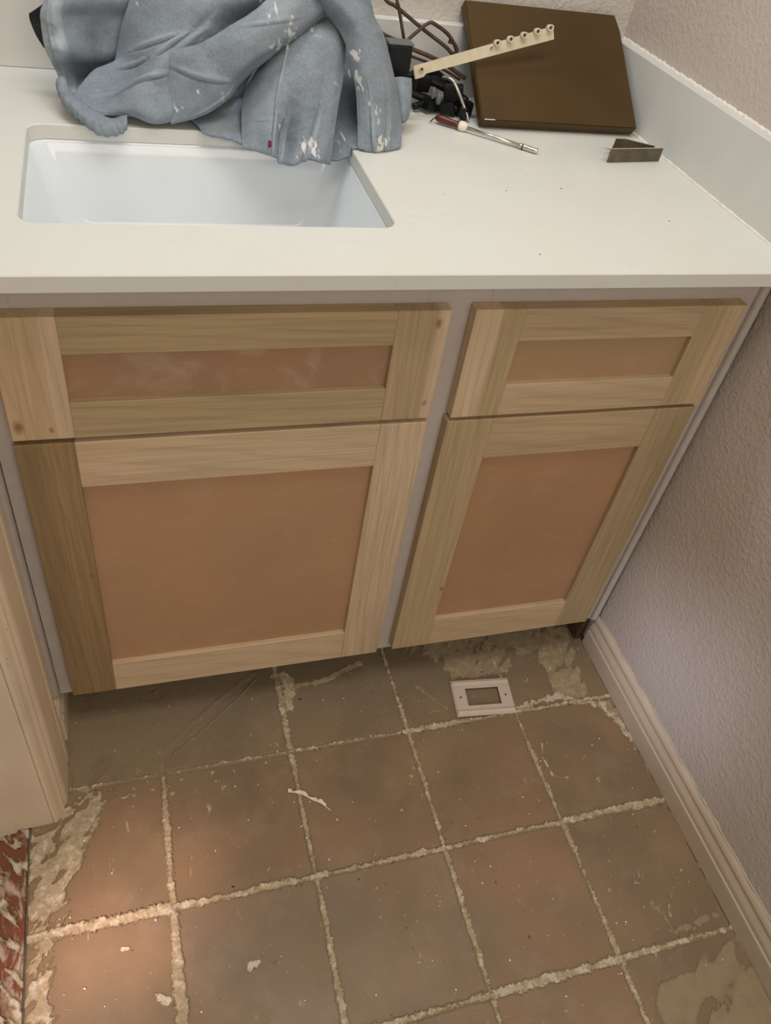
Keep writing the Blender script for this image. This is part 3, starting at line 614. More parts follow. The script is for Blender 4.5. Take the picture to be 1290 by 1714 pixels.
# left door casing (stands on the floor, chipped paint) and jamb
cp = [(-0.0965, -0.022), (-0.0905, -0.022), (-0.0800, -0.034), (-0.0755, -0.046), (-0.0750, -0.060), (-0.0772, -0.066), (-0.0750, -0.072), (-0.0752, -0.128),
      (-0.0765, -0.134), (-0.0800, -0.1405), (-0.0795, -0.146), (-0.0835, -0.152), (-0.0865, -0.160), (-0.0900, -0.1655), (-0.0945, -0.1660), (-0.0965, -0.164)]
struct(extrude_profile('trim_1', cp, 'z', 0.0, 2.06, M['casing'], None, False, 1))
jp = [(-0.09652, -0.160), (-0.09652, -0.1656), (-0.1000, -0.1662), (-0.1480, -0.1672), (-0.1500, -0.1712), (-0.1960, -0.1720), (-0.1980, -0.1685), (-0.32, -0.1685), (-0.32, -0.160)]
struct(extrude_profile('trim_2', jp, 'z', 0.0, 2.06, M['casing'], None, False, 1))
lb = [(-0.0965, 0.0), (-0.0755, 0.0), (-0.0752, 0.052), (-0.0775, 0.060), (-0.0800, 0.072), (-0.0850, 0.080), (-0.0965, 0.083)]
struct(extrude_profile('baseboard_left', lb, 'y', -0.0215, 0.112, M['casing']))

# ------------------------------------------------------------------ vanity cabinet
cab = thing('vanity_cabinet', 'bare poplar vanity cabinet with shaker doors and drawers under the white countertop', 'cabinet', (0.43, 0.02, 0))
bm = bmesh.new()
add_box(bm, -0.0775, -0.030, 0.0195, 0.0385, 0.080, 0.857, 0.0006)
add_box(bm, 0.440, 0.525, 0.0195, 0.0385, 0.080, 0.857, 0.0006)
add_box(bm, 0.880, 0.9392, 0.0195, 0.0385, 0.080, 0.857, 0.0006)
for a, b in ((-0.030, 0.440), (0.525, 0.880)):
    add_box(bm, a, b, 0.0195, 0.0385, 0.795, 0.857, 0.0003)
    add_box(bm, a, b, 0.0195, 0.0385, 0.615, 0.665, 0.0003)
    add_box(bm, a, b, 0.0195, 0.0385, 0.086, 0.125, 0.0003)
f = bobj('face_frame', bm, M['frame'], cab); f['label'] = 'grey primed face frame'
bm = bmesh.new()
add_box(bm, -0.0775, -0.060, 0.0387, 0.585, 0.100, 0.857)
add_box(bm, 0.921, 0.9390, 0.0387, 0.585, 0.100, 0.857)
add_box(bm, -0.060, 0.921, 0.0387, 0.585, 0.100, 0.116)
bobj('carcass', bm, M['frame'], cab)
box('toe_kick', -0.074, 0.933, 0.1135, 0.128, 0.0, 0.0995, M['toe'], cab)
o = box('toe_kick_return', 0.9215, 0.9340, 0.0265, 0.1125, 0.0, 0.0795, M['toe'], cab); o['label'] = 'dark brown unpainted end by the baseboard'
def half_round(name, xa, xb, y0, d, z0, z1, parent, m):
    bm = bmesh.new(); n = 8; zs = [z0 + 0.0, z0 + 0.0012, z0 + 0.004, z0 + 0.009, z1]
    k = [0.25, 0.62, 0.9, 1.0, 1.0]
    rings = []
    for z, s in zip(zs, k):
        ring = [bm.verts.new((xa + (xb - xa) * (0.5 - 0.5 * math.cos(PI * i / n) ), y0 - d * s * (math.sin(PI * i / n) ** 0.6), z)) for i in range(n + 1)]
        rings.append(ring)
    for a, b in zip(rings[:-1], rings[1:]):
        for i in range(n): bm.faces.new((a[i], a[i + 1], b[i + 1], b[i]))
        bm.faces.new((a[n], a[0], b[0], b[n]))
    bm.faces.new(rings[0]); bm.faces.new(list(reversed(rings[-1])))
    return bobj(name, bm, m, parent, False)
half_round('scribe_molding', -0.0962, -0.0780, 0.0190, 0.013, 0.0836, 0.857, cab, M['frame'])
half_round('scribe_molding', 0.9262, 0.9400, 0.0192, 0.009, 0.080, 0.857, cab, M['frame'])

def shaker(name, x0, x1, z0, z1, sw, tr, br, mats, label):
    f = bpy.data.objects.new(name, None); f.empty_display_size = 0.02
    f.location = ((x0 + x1) / 2, 0.0, z0); f['label'] = label
    link(f, cab); f.matrix_parent_inverse = Matrix.Translation(-Vector(cab.location))
    F = Vector(f.location)
    def piece(nm, a, b, c, d, m, y0=0.0, y1=0.0190, bev=0.0007):
        bm = bmesh.new(); add_box(bm, a, b, y0, y1, c, d, bev, 1)
        me = bpy.data.meshes.new(nm); bmesh.ops.recalc_face_normals(bm, faces=bm.faces); bm.to_mesh(me); bm.free(); me.materials.append(m)
        o = bpy.data.objects.new(nm, me); link(o, f); o.matrix_parent_inverse = Matrix.Translation(-F)
        return o
    piece('stile', x0, x0 + sw, z0, z1, mats[0]); piece('stile', x1 - sw, x1, z0, z1, mats[2])
    piece('rail', x0 + sw, x1 - sw, z1 - tr, z1, mats[1]); piece('rail', x0 + sw, x1 - sw, z0, z0 + br, mats[3])
    piece('center_panel', x0 + sw - 0.0002, x1 - sw + 0.0002, z0 + br - 0.0002, z1 - tr + 0.0002, mats[4], 0.0085, 0.0145, 0.0)['label'] = 'reddish brown flat hardboard panel'
    return f
shaker('drawer_front', -0.0545, 0.4665, 0.6420, 0.8075, 0.0690, 0.0480, 0.0520, [M['w_ld_left'], M['w_ld_top'], M['w_ld_right'], M['w_ld_bot'], M['p_ld']], 'wide drawer front on the left under the sink')
shaker('drawer_front', 0.4985, 0.9030, 0.6395, 0.8075, 0.0690, 0.0480, 0.0520, [M['w_rd_left'], M['w_rd_top'], M['w_rd_right'], M['w_rd_bot'], M['p_rd']], 'narrow drawer front on the right')
shaker('door', -0.0552, 0.4668, 0.0975, 0.6345, 0.0680, 0.0735, 0.0735, [M['w_l_left'], M['w_l_top'], M['w_l_right'], M['w_l_bot'], M['p_l']], 'wide left door with a dark brown left stile')
shaker('door', 0.4960, 0.9015, 0.1000, 0.6330, 0.0700, 0.0725, 0.0750, [M['w_r_left'], M['w_r_top'], M['w_r_right'], M['w_r_bot'], M['p_r']], 'narrow right door')

# ------------------------------------------------------------------ countertop with sink cutout
def rrect(x0, x1, y0, y1, r, n=6):
    pts = []
    for cx, cy, a0 in ((x1 - r, y1 - r, 0), (x0 + r, y1 - r, 90), (x0 + r, y0 + r, 180), (x1 - r, y0 + r, 270)):
        for i in range(n + 1):
            a = math.radians(a0 + 90 * i / n); pts.append((cx + r * math.cos(a), cy + r * math.sin(a)))
    return pts
SX0, SX1, SY0, SY1 = -0.0140, 0.4065, 0.0745, 0.3535
CX0, CX1, CY0, CY1 = -0.0962, 0.9464, -0.0378, 0.5868
hole = rrect(SX0, SX1, SY0, SY1, 0.020)
bm = bmesh.new()
def outer_pt(p):
    cx, cy = (SX0 + SX1) / 2, (SY0 + SY1) / 2
    return p
e = 0.0012
def ring(pts, z): return [bm.verts.new((x, y, z)) for x, y in pts]
def shrink(pts, d):
    cx, cy = (SX0 + SX1) / 2, (SY0 + SY1) / 2
    return [(x + (d if x > cx else -d), y + (d if y > cy else -d)) for x, y in pts]
zt, zb = ZC, 0.8575
rA = ring(shrink(hole, e), zt); rB = ring(hole, zt - e); rC = ring(hole, zb)
oT = ring([(CX0, CY0 + e), (CX1, CY0 + e), (CX1, CY1), (CX0, CY1)], zt)
oF = ring([(CX0, CY0), (CX1, CY0), (CX1, CY1), (CX0, CY1)], zt - e); oB = ring([(CX0, CY0), (CX1, CY0), (CX1, CY1), (CX0, CY1)], zb)
N = len(hole)
for a, b in ((rA, rB), (rB, rC)):
    for i in range(N): bm.faces.new((a[i], b[i], b[(i + 1) % N], a[(i + 1) % N]))
for a, b in ((oT, oF), (oF, oB)):
    for i in range(4): bm.faces.new((a[i], a[(i + 1) % 4], b[(i + 1) % 4], b[i]))
def fill(outer, inner):
    # quadrant fans: corner k of outer joins its arc of the hole
    order = [2, 3, 0, 1]; q = N // 4
    for k in range(4):
        oc = outer[order[k]]
        arc = inner[k * q:(k + 1) * q]
        for i in range(q - 1): bm.faces.new((oc, arc[i], arc[i + 1]))
        nx = inner[((k + 1) * q) % N]; on = outer[order[(k + 1) % 4]]
        bm.faces.new((oc, arc[-1], nx, on))
fill(oT, rA); fill(oB, rC)
ct = bobj('countertop', bm, M['counter'])
tag(ct, 'dusty white stone countertop with a rectangular sink cutout', 'countertop')
tag(box('backsplash', -0.0962, 0.9262, 0.5672, 0.5868, ZC + 0.0003, 0.9805, M['splash'], None, 0.0010), 'white stone backsplash strip along the back wall behind the jeans', 'backsplash')
ss = thing('side_splash', 'white stone side splash strip along the right wall', 'backsplash', (0.9365, 0.27, ZC))
box('splash_strip', 0.9267, 0.9465, -0.0370, 0.5868, ZC + 0.0003, 0.9805, M['splash'], ss, 0.0010)
bm = bmesh.new()
n = 150
pp = [(0.9457 - 0.001 * math.sin(i * .9), 0.585 - i * 0.62 / n, 0.9808 + 0.0006 * math.sin(i * 1.9)) for i in range(n)]
add_tube(bm, pp, [0.0020 + 0.0012 * (vnoise(np.array([i * 0.35]), np.array([2.0]), 5)[0]) + 0.0005 * vnoise(np.array([i * 1.3]), np.array([7.0]), 6)[0] for i in range(n)], 7)
bobj('caulk_line', bm, M['caulk'], ss, True)
bm = bmesh.new()
pp = [(0.9258, 0.545 - i * 0.575 / n, ZC + 0.0008) for i in range(n)]
add_tube(bm, pp, [0.0016 + 0.0014 * vnoise(np.array([i * 0.5]), np.array([2.0]), 8)[0] for i in range(n)], 6)
bobj('caulk_line', bm, M['caulk'], ss, True)

# undermount sink
sk = thing('sink', 'glossy white rectangular undermount sink in the countertop cutout', 'sink', (0.196, 0.21, 0.72))
bm = bmesh.new()
levels = [(0.8570, -0.001, -0.001, -0.001, -0.001, 0.022), (0.8520, 0.001, 0.001, 0.001, 0.001, 0.024), (0.8300, 0.006, 0.008, 0.006, 0.005, 0.028), (0.7900, 0.017, 0.020, 0.014, 0.014, 0.032),
          (0.7600, 0.026, 0.030, 0.020, 0.022, 0.036), (0.7420, 0.034, 0.038, 0.028, 0.030, 0.042), (0.7330, 0.046, 0.050, 0.042, 0.042, 0.045), (0.7300, 0.060, 0.064, 0.056, 0.056, 0.04)]
def sring(z, l, r_, f_, b_, rad): return [bm.verts.new((x, y, z)) for x, y in rrect(SX0 + l, SX1 - r_, SY0 + f_, SY1 - b_, rad, 8)]
rings = [sring(*q) for q in levels]
t_ = 0.007
outer = [sring(q[0] - 0.001 if k == 0 else q[0] - t_ * 0.6, q[1] - t_, q[2] - t_, q[3] - t_, q[4] - t_, q[5] + t_ * 0.6) for k, q in enumerate(levels)]
fl = [sring(0.8570, -0.016, -0.016, -0.016, -0.016, 0.03), sring(0.8500, -0.016, -0.016, -0.016, -0.016, 0.03)]
nn = len(rings[0])
allr = [(rings[i], rings[i + 1]) for i in range(len(rings) - 1)] + [(fl[0], rings[0]), (fl[1], fl[0]), (outer[1], fl[1])] + [(outer[i + 1], outer[i]) for i in range(1, len(outer) - 1)]
for v in outer[0]: bm.verts.remove(v)
for a, b in allr:
    for i in range(nn): bm.faces.new((a[i], a[(i + 1) % nn], b[(i + 1) % nn], b[i]))
dc = (0.196, 0.225)
dr = []
for rr, z in ((0.024, 0.726), (0.0225, 0.7235)):
    ringv = []
    for v in rings[-1]:
        a = math.atan2(v.co.y - dc[1], v.co.x - dc[0])
        ringv.append(bm.verts.new((dc[0] + rr * math.cos(a), dc[1] + rr * math.sin(a), z)))
    dr.append(ringv)
for a, b in ((rings[-1], dr[0]), (dr[0], dr[1]), (dr[1], outer[-1])):
    for i in range(nn): bm.faces.new((a[i], a[(i + 1) % nn], b[(i + 1) % nn], b[i]))
basin = bobj('basin', bm, M['sink'], sk, True)
bm = bmesh.new()
pr = [(0.0, 0.7225), (0.010, 0.7225), (0.012, 0.7245), (0.019, 0.7258), (0.0218, 0.7248), (0.0218, 0.715), (0.0, 0.715)]
rgs = [[bm.verts.new((dc[0] + r * math.cos(2 * PI * k / 20), dc[1] + r * math.sin(2 * PI * k / 20), z)) for k in range(20)] for r, z in pr if r > 0]
for a, b in zip(rgs[:-1], rgs[1:]):
    for k in range(20): bm.faces.new((a[k], a[(k + 1) % 20], b[(k + 1) % 20], b[k]))
bm.faces.new(rgs[0]); bm.faces.new(rgs[-1])
bobj('drain', bm, M['metal'], sk, True)

# ------------------------------------------------------------------ the jeans
def cr_weights(n, m):
    """Catmull-Rom evaluation matrix: m samples over n control points."""
    A = np.zeros((m, n))
    for i in range(m):
        t = i / (m - 1) * (n - 1); k = min(int(t), n - 2); f = t - k
        w = [-.5 * f ** 3 + f ** 2 - .5 * f, 1.5 * f ** 3 - 2.5 * f ** 2 + 1, -1.5 * f ** 3 + 2 * f ** 2 + .5 * f, .5 * f ** 3 - .5 * f ** 2]
        for j, ww in zip((k - 1, k, k + 1, k + 2), w):
            if j < 0: A[i, 0] += 2 * ww; A[i, 1] -= ww
            elif j >= n: A[i, n - 1] += 2 * ww; A[i, n - 2] -= ww
            else: A[i, j] += ww
    return A

def cloth(name, grid, nu, nv, parent, mat, seed, amp=0.0022, fine=0.0006, ribs=None, creases=(), thick=0.0016, wearv=(), paint=True):
    Gd = np.array(grid)
    A = cr_weights(Gd.shape[0], nv); B = cr_weights(Gd.shape[1], nu)
    P = np.einsum('ij,jkc,lk->ilc', A, Gd, B)
    du = np.gradient(P, axis=1); dv = np.gradient(P, axis=0)
    Nn = np.cross(du, dv); Nn /= np.linalg.norm(Nn, axis=2, keepdims=True) + 1e-12
    if Nn[..., 1].mean() > 0: Nn = -Nn                 # towards the room
    U, V = np.meshgrid(np.linspace(0, 1, nu), np.linspace(0, 1, nv))
    x = P[..., 0]; z = P[..., 2] + 0.6 * P[..., 1]
    w1 = fbm(x * 22 + z * 9, z * 13 - x * 5, seed, 3)
    ridge = 1 - np.abs(fbm(x * 15 - z * 22, z * 14 + x * 6, seed + 5, 3)) * 2
    D = amp * (w1 + 0.7 * np.clip(ridge, -1, 1)) + fine * fbm(x * 110, z * 110, seed + 9, 3)
    edge = np.minimum(np.minimum(U, 1 - U), np.minimum(V, 1 - V))
    D = D * sstep(0, 0.10, edge)
    if ribs: D = D + ribs[1] * np.sin(U * ribs[0] * 2 * PI + 2 * fbm(U * 8, V * 2, seed, 2)) * sstep(0.15, 0.6, V)
    wear = np.clip((w1 + ridge * 0.5) * 0.5 - 0.15, 0, 0.5)
    for (ua, ub, k) in wearv: wear = np.maximum(wear, k * sstep(0, 0.02, U - ua) * sstep(0, 0.04, ub - U) * (0.65 + 0.5 * fbm(x * 120, z * 90, seed + 2, 3)))
    for (u0, v0, u1, v1, wd, dp) in creases:           # small folds pressed along straight runs in cloth space
        vx, vy = u1 - u0, v1 - v0
        t = np.clip(((U - u0) * vx + (V - v0) * vy) / (vx * vx + vy * vy), 0, 1)
        s = (U - u0 - t * vx) * vy - (V - v0 - t * vy) * vx
        s = s / math.hypot(vx, vy)
        d = np.hypot(U - u0 - t * vx, V - v0 - t * vy)
        taper = np.sin(np.clip(t, 0.02, 0.98) * PI) ** 0.5
        D = D + dp * taper * (np.exp(-((d * np.sign(s) - wd * .7) / wd) ** 2) - 1.1 * np.exp(-((d * np.sign(s) + wd * .5) / (wd * .6)) ** 2))
        wear = np.maximum(wear, 0.5 * taper * np.exp(-((d * np.sign(s) - wd) / (wd * .6)) ** 2))
    P = P + Nn * D[..., None]
    P[..., 2] = np.where((P[..., 1] > SY1 - 0.003) | (P[..., 0] > SX1 - 0.003), np.maximum(P[..., 2], ZC + 0.0022), P[..., 2])
    idx = np.arange(nu * nv).reshape(nv, nu)
    F = np.stack([idx[:-1, :-1], idx[:-1, 1:], idx[1:, 1:], idx[1:, :-1]], 2).reshape(-1, 4)
    me = bpy.data.meshes.new(name)
    me.from_pydata(P.reshape(-1, 3).tolist(), [], F.tolist()); me.update()
    me.polygons.foreach_set('use_smooth', [True] * len(F))
    pv = np.zeros(P.shape[:2])
    if paint:
        for (sx, sy, r) in SPOTS:
            d = np.hypot(P[..., 0] - sx, (P[..., 2] - sy) * 1.0)
            nz = fbm(P[..., 0] * 300 + P[..., 2] * 60, P[..., 2] * 150, 61, 3)
            pv = np.maximum(pv, sstep(-0.16, 0.24, (1 - d / r) * 0.9 + nz * 1.5 - 0.52) * (d < r * 1.5))
        pv = np.maximum(pv, 0.40 * sstep(0.60, 0.74, fbm(P[..., 0] * 60, P[..., 2] * 60, 71, 4)))
    for nm, arr in (('paint', pv), ('wear', wear)):
        at = me.attributes.new(nm, 'FLOAT', 'POINT'); at.data.foreach_set('value', arr.ravel().astype(np.float32))
    me.materials.append(mat)
    o = bpy.data.objects.new(name, me); link(o, parent); o.matrix_parent_inverse = Matrix.Translation(-Vector(parent.location))
    md = o.modifiers.new('thick', 'SOLIDIFY'); md.thickness = thick; md.offset = -1 if Nn[..., 1].mean() < 0 else 1
    return o, P

jeans = thing('jeans', 'crumpled paint-spattered light blue denim jeans heaped behind the sink', 'jeans', (0.26, 0.42, ZC))
cloth('back_leg', BACKFOLD, 60, 40, jeans, M['denim'], 3, 0.004)
cloth('waistband_lining', INNER, 12, 16, jeans, M['denim_dark'], 4, 0.0, 0.0)
_, PF = cloth('waistband', FLAP, 110, 110, jeans, M['denim'], 11, 0.0022, wearv=((0.0, 0.30, 0.95),), creases=((0.10, 0.10, 0.10, 0.78, 0.018, 0.0022), (0.02, 0.3, 0.2, 0.32, 0.02, 0.0012), (0.02, 0.5, 0.2, 0.5, 0.02, 0.0012)))
_, PC = cloth('cuff', CUFF, 140, 50, jeans, M['denim'], 15, 0.0012, ribs=(12, 0.0007))
cloth('seat', SEAT, 240, 200, jeans, M['denim'], 21, 0.0013, creases=((0.10, 0.46, 0.30, 0.40, 0.018, 0.0024), (0.22, 0.52, 0.36, 0.38, 0.016, 0.0030), (0.10, 0.80, 0.35, 0.62, 0.022, 0.0036),
      (0.05, 0.62, 0.18, 0.52, 0.016, 0.0022), (0.42, 0.30, 0.30, 0.50, 0.03, 0.0026)))
_, PS = cloth('leg', BAND, 200, 110, jeans, M['denim'], 27, 0.0013, creases=((0.08, 0.30, 0.34, 0.62, 0.020, 0.0026), (0.12, 0.80, 0.40, 0.72, 0.018, 0.0018), (0.55, 0.25, 0.85, 0.45, 0.020, 0.0014)))
cloth('leg_hem', PATCH, 60, 60, jeans, M['denim'], 25, 0.0014)
_, PL = cloth('leg', LEG, 200, 180, jeans, M['denim'], 31, 0.0019, creases=((0.292, 0.06, 0.292, 0.50, 0.008, 0.0022), (0.292, 0.40, 0.284, 0.94, 0.008, 0.0024), (0.40, 0.55, 0.36, 0.95, 0.030, 0.0035), (0.70, 0.50, 0.66, 0.92, 0.030, 0.0022), (0.12, 0.62, 0.26, 0.60, 0.015, 0.0008)))
cloth('leg_fold', GROOVE, 60, 120, jeans, M['denim'], 35, 0.0014)
_, PR = cloth('leg', STRIP, 130, 180, jeans, M['denim'], 41, 0.0017, creases=((0.30, 0.62, 0.38, 0.95, 0.04, 0.0022), (0.72, 0.60, 0.60, 0.92, 0.04, 0.0018)))
cloth('leg_end', TAIL, 50, 60, jeans, M['denim'], 45, 0.0014)
# stitched seams on the cloth
def seam(P, path, r, m=M['seam'], off=0.0006):
    nv, nu = P.shape[:2]; pts = []
    L = catmull([(a, b, 0) for a, b in path], 12) if len(path) > 2 else [Vector((path[0][0] + (path[1][0] - path[0][0]) * t / 24, path[0][1] + (path[1][1] - path[0][1]) * t / 24, 0)) for t in range(25)]
    for q in L:
        i = min(nv - 1, max(0, int(round(q.y * (nv - 1))))); j = min(nu - 1, max(0, int(round(q.x * (nu - 1)))))
        p = P[i, j].copy(); p[1] -= off; pts.append(tuple(p))
    return tube('seam', pts, r, m, jeans, 6)
seam(PL, [(0.305, 0.10), (0.306, 0.5), (0.298, 0.84)], 0.0010)
seam(PS, [(0.06, 0.70), (0.25, 0.71), (0.50, 0.71), (0.62, 0.72)], 0.0010)
seam(PF, [(0.20, 0.15), (0.20, 0.75)], 0.0010)
seam(PF, [(0.045, 0.15), (0.045, 0.80)], 0.0010)
seam(PC, [(0.05, 0.42), (0.5, 0.42), (0.95, 0.42)], 0.0009)
i0 = int(0.78 * 179); p = PL[i0, int(0.272 * 199)]
o = box('brand_tab', p[0] - 0.0035, p[0] + 0.0005, p[1] - 0.0035, p[1] - 0.0015, p[2] - 0.006, p[2] + 0.006, M['red'], jeans, 0.0003); o['label'] = 'tiny dark red cloth tab on the seam'

# ------------------------------------------------------------------ brown panel leaning in the corner
th = math.radians(37.4); T = 0.018
bl = thing('brown_panel', 'flat dark brown square panel leaning on the backsplash in the corner', 'panel', (0.78, 0.42, ZC))
LEN = 0.2045
c_, s_ = math.cos(th), math.sin(th)
Mx = Matrix(((1, 0, 0, 0), (0, c_, s_ * -1, 0.4230), (0, s_, c_, ZC + 0.0010), (0, 0, 0, 1)))
bm = bmesh.new()
def add_prism(bm, poly, z0, z1, bev):
    a = [bm.verts.new((x, y, z0)) for x, y in poly]; b = [bm.verts.new((x, y, z1)) for x, y in poly]
    k = len(poly)
    fs = [bm.faces.new(list(reversed(a))), bm.faces.new(b)]
    for i in range(k): fs.append(bm.faces.new((a[i], a[(i + 1) % k], b[(i + 1) % k], b[i])))
    es = list({e for f in fs for e in f.edges})
    bmesh.ops.bevel(bm, geom=es, offset=bev, segments=2, affect='EDGES')
add_prism(bm, [(0.638, 0.0), (0.9155, 0.0), (0.9155, LEN - 0.03), (0.9100, LEN), (0.638, LEN)], 0.0, T, 0.0018)
for v in bm.verts: v.co = Mx @ v.co
bobj('sheet', bm, M['board'], bl)
# folded lip with a worn bright edge
bm = bmesh.new(); add_box(bm, 0.642, 0.660, 0.0006, 0.0022, T - 0.0004, T + 0.0004, 0.0)
for v in bm.verts: v.co = Mx @ v.co
bobj('worn_edge', bm, M['bronze_edge'], bl)

# ------------------------------------------------------------------ cream toothed strip
A = Vector((0.5330, 0.462, 0.9365)); B = Vector((0.7600, 0.487, 1.0005))
st = thing('plastic_strip', 'long cream plastic strip with a row of round pegs lying across the brown panel', 'strip', A)
dx = (B - A).normalized(); nrm = Vector((0.05, -1.0, 0.25)); nrm = (nrm - dx * nrm.dot(dx)).normalized(); up = nrm.cross(dx).normalized()
if up.z < 0: up = -up
L = (B - A).length
SM = Matrix((( dx.x, up.x, nrm.x, A.x), (dx.y, up.y, nrm.y, A.y), (dx.z, up.z, nrm.z, A.z), (0, 0, 0, 1)))
bm = bmesh.new()
add_prism(bm, [(0, -0.009), (0.014, -0.009), (0.019, -0.005), (L, -0.009), (L, 0.009), (0.0, 0.009)], -0.0016, 0.0016, 0.0005)
for v in bm.verts: v.co = SM @ v.co
bobj('bar', bm, M['cream'], st)
def ringpeg(cx, cy, r, h, name='peg'):
    bm = bmesh.new(); n = 14
    prof = [(r, 0.0), (r, h), (r * 0.62, h), (r * 0.62, 0.001)]
    rr = [[bm.verts.new(SM @ Vector((cx + a * math.cos(2 * PI * k / n), cy + a * 0.9 * math.sin(2 * PI * k / n), z))) for k in range(n)] for a, z in prof]
    for a, b in zip(rr[:-1], rr[1:]):
        for k in range(n): bm.faces.new((a[k], a[(k + 1) % n], b[(k + 1) % n], b[k]))
    bm.faces.new(rr[0]); 
    bobj(name, bm, M['cream'], st, True)
    bm = bmesh.new(); vs = [bm.verts.new(SM @ Vector((cx + r * 0.6 * math.cos(2 * PI * k / n), cy + r * 0.54 * math.sin(2 * PI * k / n), 0.0042))) for k in range(n)]
    vs2 = [bm.verts.new(SM @ Vector((cx + r * 0.6 * math.cos(2 * PI * k / n), cy + r * 0.54 * math.sin(2 * PI * k / n), 0.0020))) for k in range(n)]
    bm.faces.new(vs); bm.faces.new(list(reversed(vs2)))
    for k in range(n): bm.faces.new((vs[k], vs[(k + 1) % n], vs2[(k + 1) % n], vs2[k]))
    bobj('peg_hole', bm, M['hole'], st)
for q in (0.585, 0.680, 0.778, 0.875, 0.968): ringpeg(q * L, 0.0085, 0.0052, 0.0085)
ringpeg(0.012, 0.002, 0.0042, 0.004)
ringpeg(0.545 * L, 0.004, 0.0026, 0.004)

# ------------------------------------------------------------------ bent rusty wires
wr = thing('wire_rack', 'bent rusty brown wire rods standing behind the jeans', 'wire rack', (0.55, 0.52, ZC))
def rod(pts, r=0.0026): tube('rod', catmull(pts, 8), r, M['rust'], wr, 8)
rod([(0.4750, 0.535, 1.040), (0.4963, 0.532, 1.0131), (0.5144, 0.530, 1.0052), (0.5590, 0.526, 0.9807), (0.5975, 0.522, 0.9611), (0.6120, 0.52, 0.952), (0.6190, 0.52, 0.956), (0.6120, 0.52, 0.966), (0.6030, 0.522, 0.9680)], 0.0028)
rod([(0.5057, 0.531, 1.0400), (0.5129, 0.530, 1.0145), (0.5174, 0.528, 1.0039), (0.5300, 0.522, 0.9650)])
rod([(0.5302, 0.519, 0.9608), (0.5480, 0.520, 0.9770), (0.5655, 0.520, 0.9909), (0.5765, 0.520, 0.9893), (0.5999, 0.520, 0.9774), (0.6154, 0.519, 0.9610), (0.6180, 0.519, 0.9536)], 0.0028)
rod([(0.4500, 0.505, 0.9920), (0.4678, 0.503, 0.9871), (0.4909, 0.500, 0.9747), (0.5235, 0.506, 0.9645), (0.5310, 0.518, 0.9610)], 0.0028)
rod([(0.5200, 0.502, 0.9640), (0.5352, 0.500, 0.9593), (0.5859, 0.497, 0.9452), (0.6300, 0.491, 0.9255)], 0.0032)
rod([(0.5280, 0.522, 0.9460), (0.5440, 0.523, 0.9430), (0.5950, 0.523, 0.9300), (0.6330, 0.520, 0.9150)], 0.0022)

# black box by the jeans
bb = thing('black_box', 'small black plastic box with a grey rim wedged between jeans and cream strip', 'box', (0.49, 0.45, 0.90))
bm = bmesh.new(); add_box(bm, 0.482, 0.5190, 0.4400, 0.4640, 0.9285, 0.9770, 0.003, 2); bobj('body', bm, M['black'], bb)
bm = bmesh.new(); add_box(bm, 0.481, 0.5200, 0.4390, 0.4650, 0.9773, 0.9805, 0.0015, 2); bobj('rim', bm, M['greyp'], bb)
bm = bmesh.new(); add_box(bm, 0.494, 0.5180, 0.4370, 0.4420, 0.9225, 0.9290, 0.002, 2); bobj('clip', bm, M['black'], bb)
bm = bmesh.new(); add_box(bm, 0.486, 0.514, 0.4440, 0.4640, ZC + 0.0005, 0.9283, 0.003, 2); bobj('foot', bm, M['black'], bb)

# black cables and clamps behind
cb = thing('black_cable', 'tangled black cable with plugs on the counter beside the brown panel', 'cable', (0.59, 0.47, ZC))
def cable(pts, r): tube('cord', catmull(pts, 7), r, M['black'], cb, 8)
cable([(0.528, 0.500, 0.905), (0.552, 0.492, 0.897), (0.580, 0.485, 0.891), (0.605, 0.476, 0.887), (0.628, 0.462, 0.8835)], 0.0065)
cable([(0.534, 0.515, 0.915), (0.562, 0.505, 0.918), (0.590, 0.500, 0.912), (0.618, 0.490, 0.902), (0.634, 0.478, 0.895)], 0.0070)
cable([(0.545, 0.475, 0.884), (0.570, 0.482, 0.889), (0.592, 0.478, 0.884), (0.612, 0.462, 0.8825)], 0.0055)
cable([(0.540, 0.545, 0.893), (0.580, 0.545, 0.915), (0.610, 0.545, 0.905), (0.632, 0.530, 0.888)], 0.010)  # bulky black shape added to stand in for the dark shadow behind the strip
cable([(0.560, 0.520, 0.900), (0.590, 0.515, 0.912), (0.615, 0.505, 0.900), (0.630, 0.490, 0.884)], 0.0080)  # extra black mass, added to deepen the shadow between strip and panel
for (x, y, z, a, s) in ((0.574, 0.476, 0.8895, 0.4, 1.0), (0.598, 0.466, 0.8880, -0.5, 0.9), (0.622, 0.452, 0.8860, 0.9, 0.85), (0.560, 0.500, 0.9120, 0.2, 1.2), (0.612, 0.486, 0.9050, -0.3, 1.3), (0.628, 0.470, 0.8890, 0.1, 1.1)):
    bm = bmesh.new(); add_box(bm, -0.012 * s, 0.012 * s, -0.007 * s, 0.007 * s, -0.0095 * s, 0.009 * s, 0.0025, 2)
    R = Matrix.Translation((x, y, z)) @ Matrix.Rotation(a, 4, 'Z') @ Matrix.Rotation(a * 0.5, 4, 'Y')
    for v in bm.verts: v.co = R @ v.co
    bobj('plug', bm, M['black'], cb)
for (x, y, z) in ((0.5700, 0.463, 0.910), (0.5800, 0.462, 0.902)):
    bm = bmesh.new(); bmesh.ops.create_icosphere(bm, subdivisions=2, radius=0.006)
    for v in bm.verts: v.co = Vector((v.co.x * 0.8 + x, v.co.y * 0.8 + y, v.co.z * 1.5 + z))
    o = bobj('clear_cap', bm, M['greyp'], cb, True)

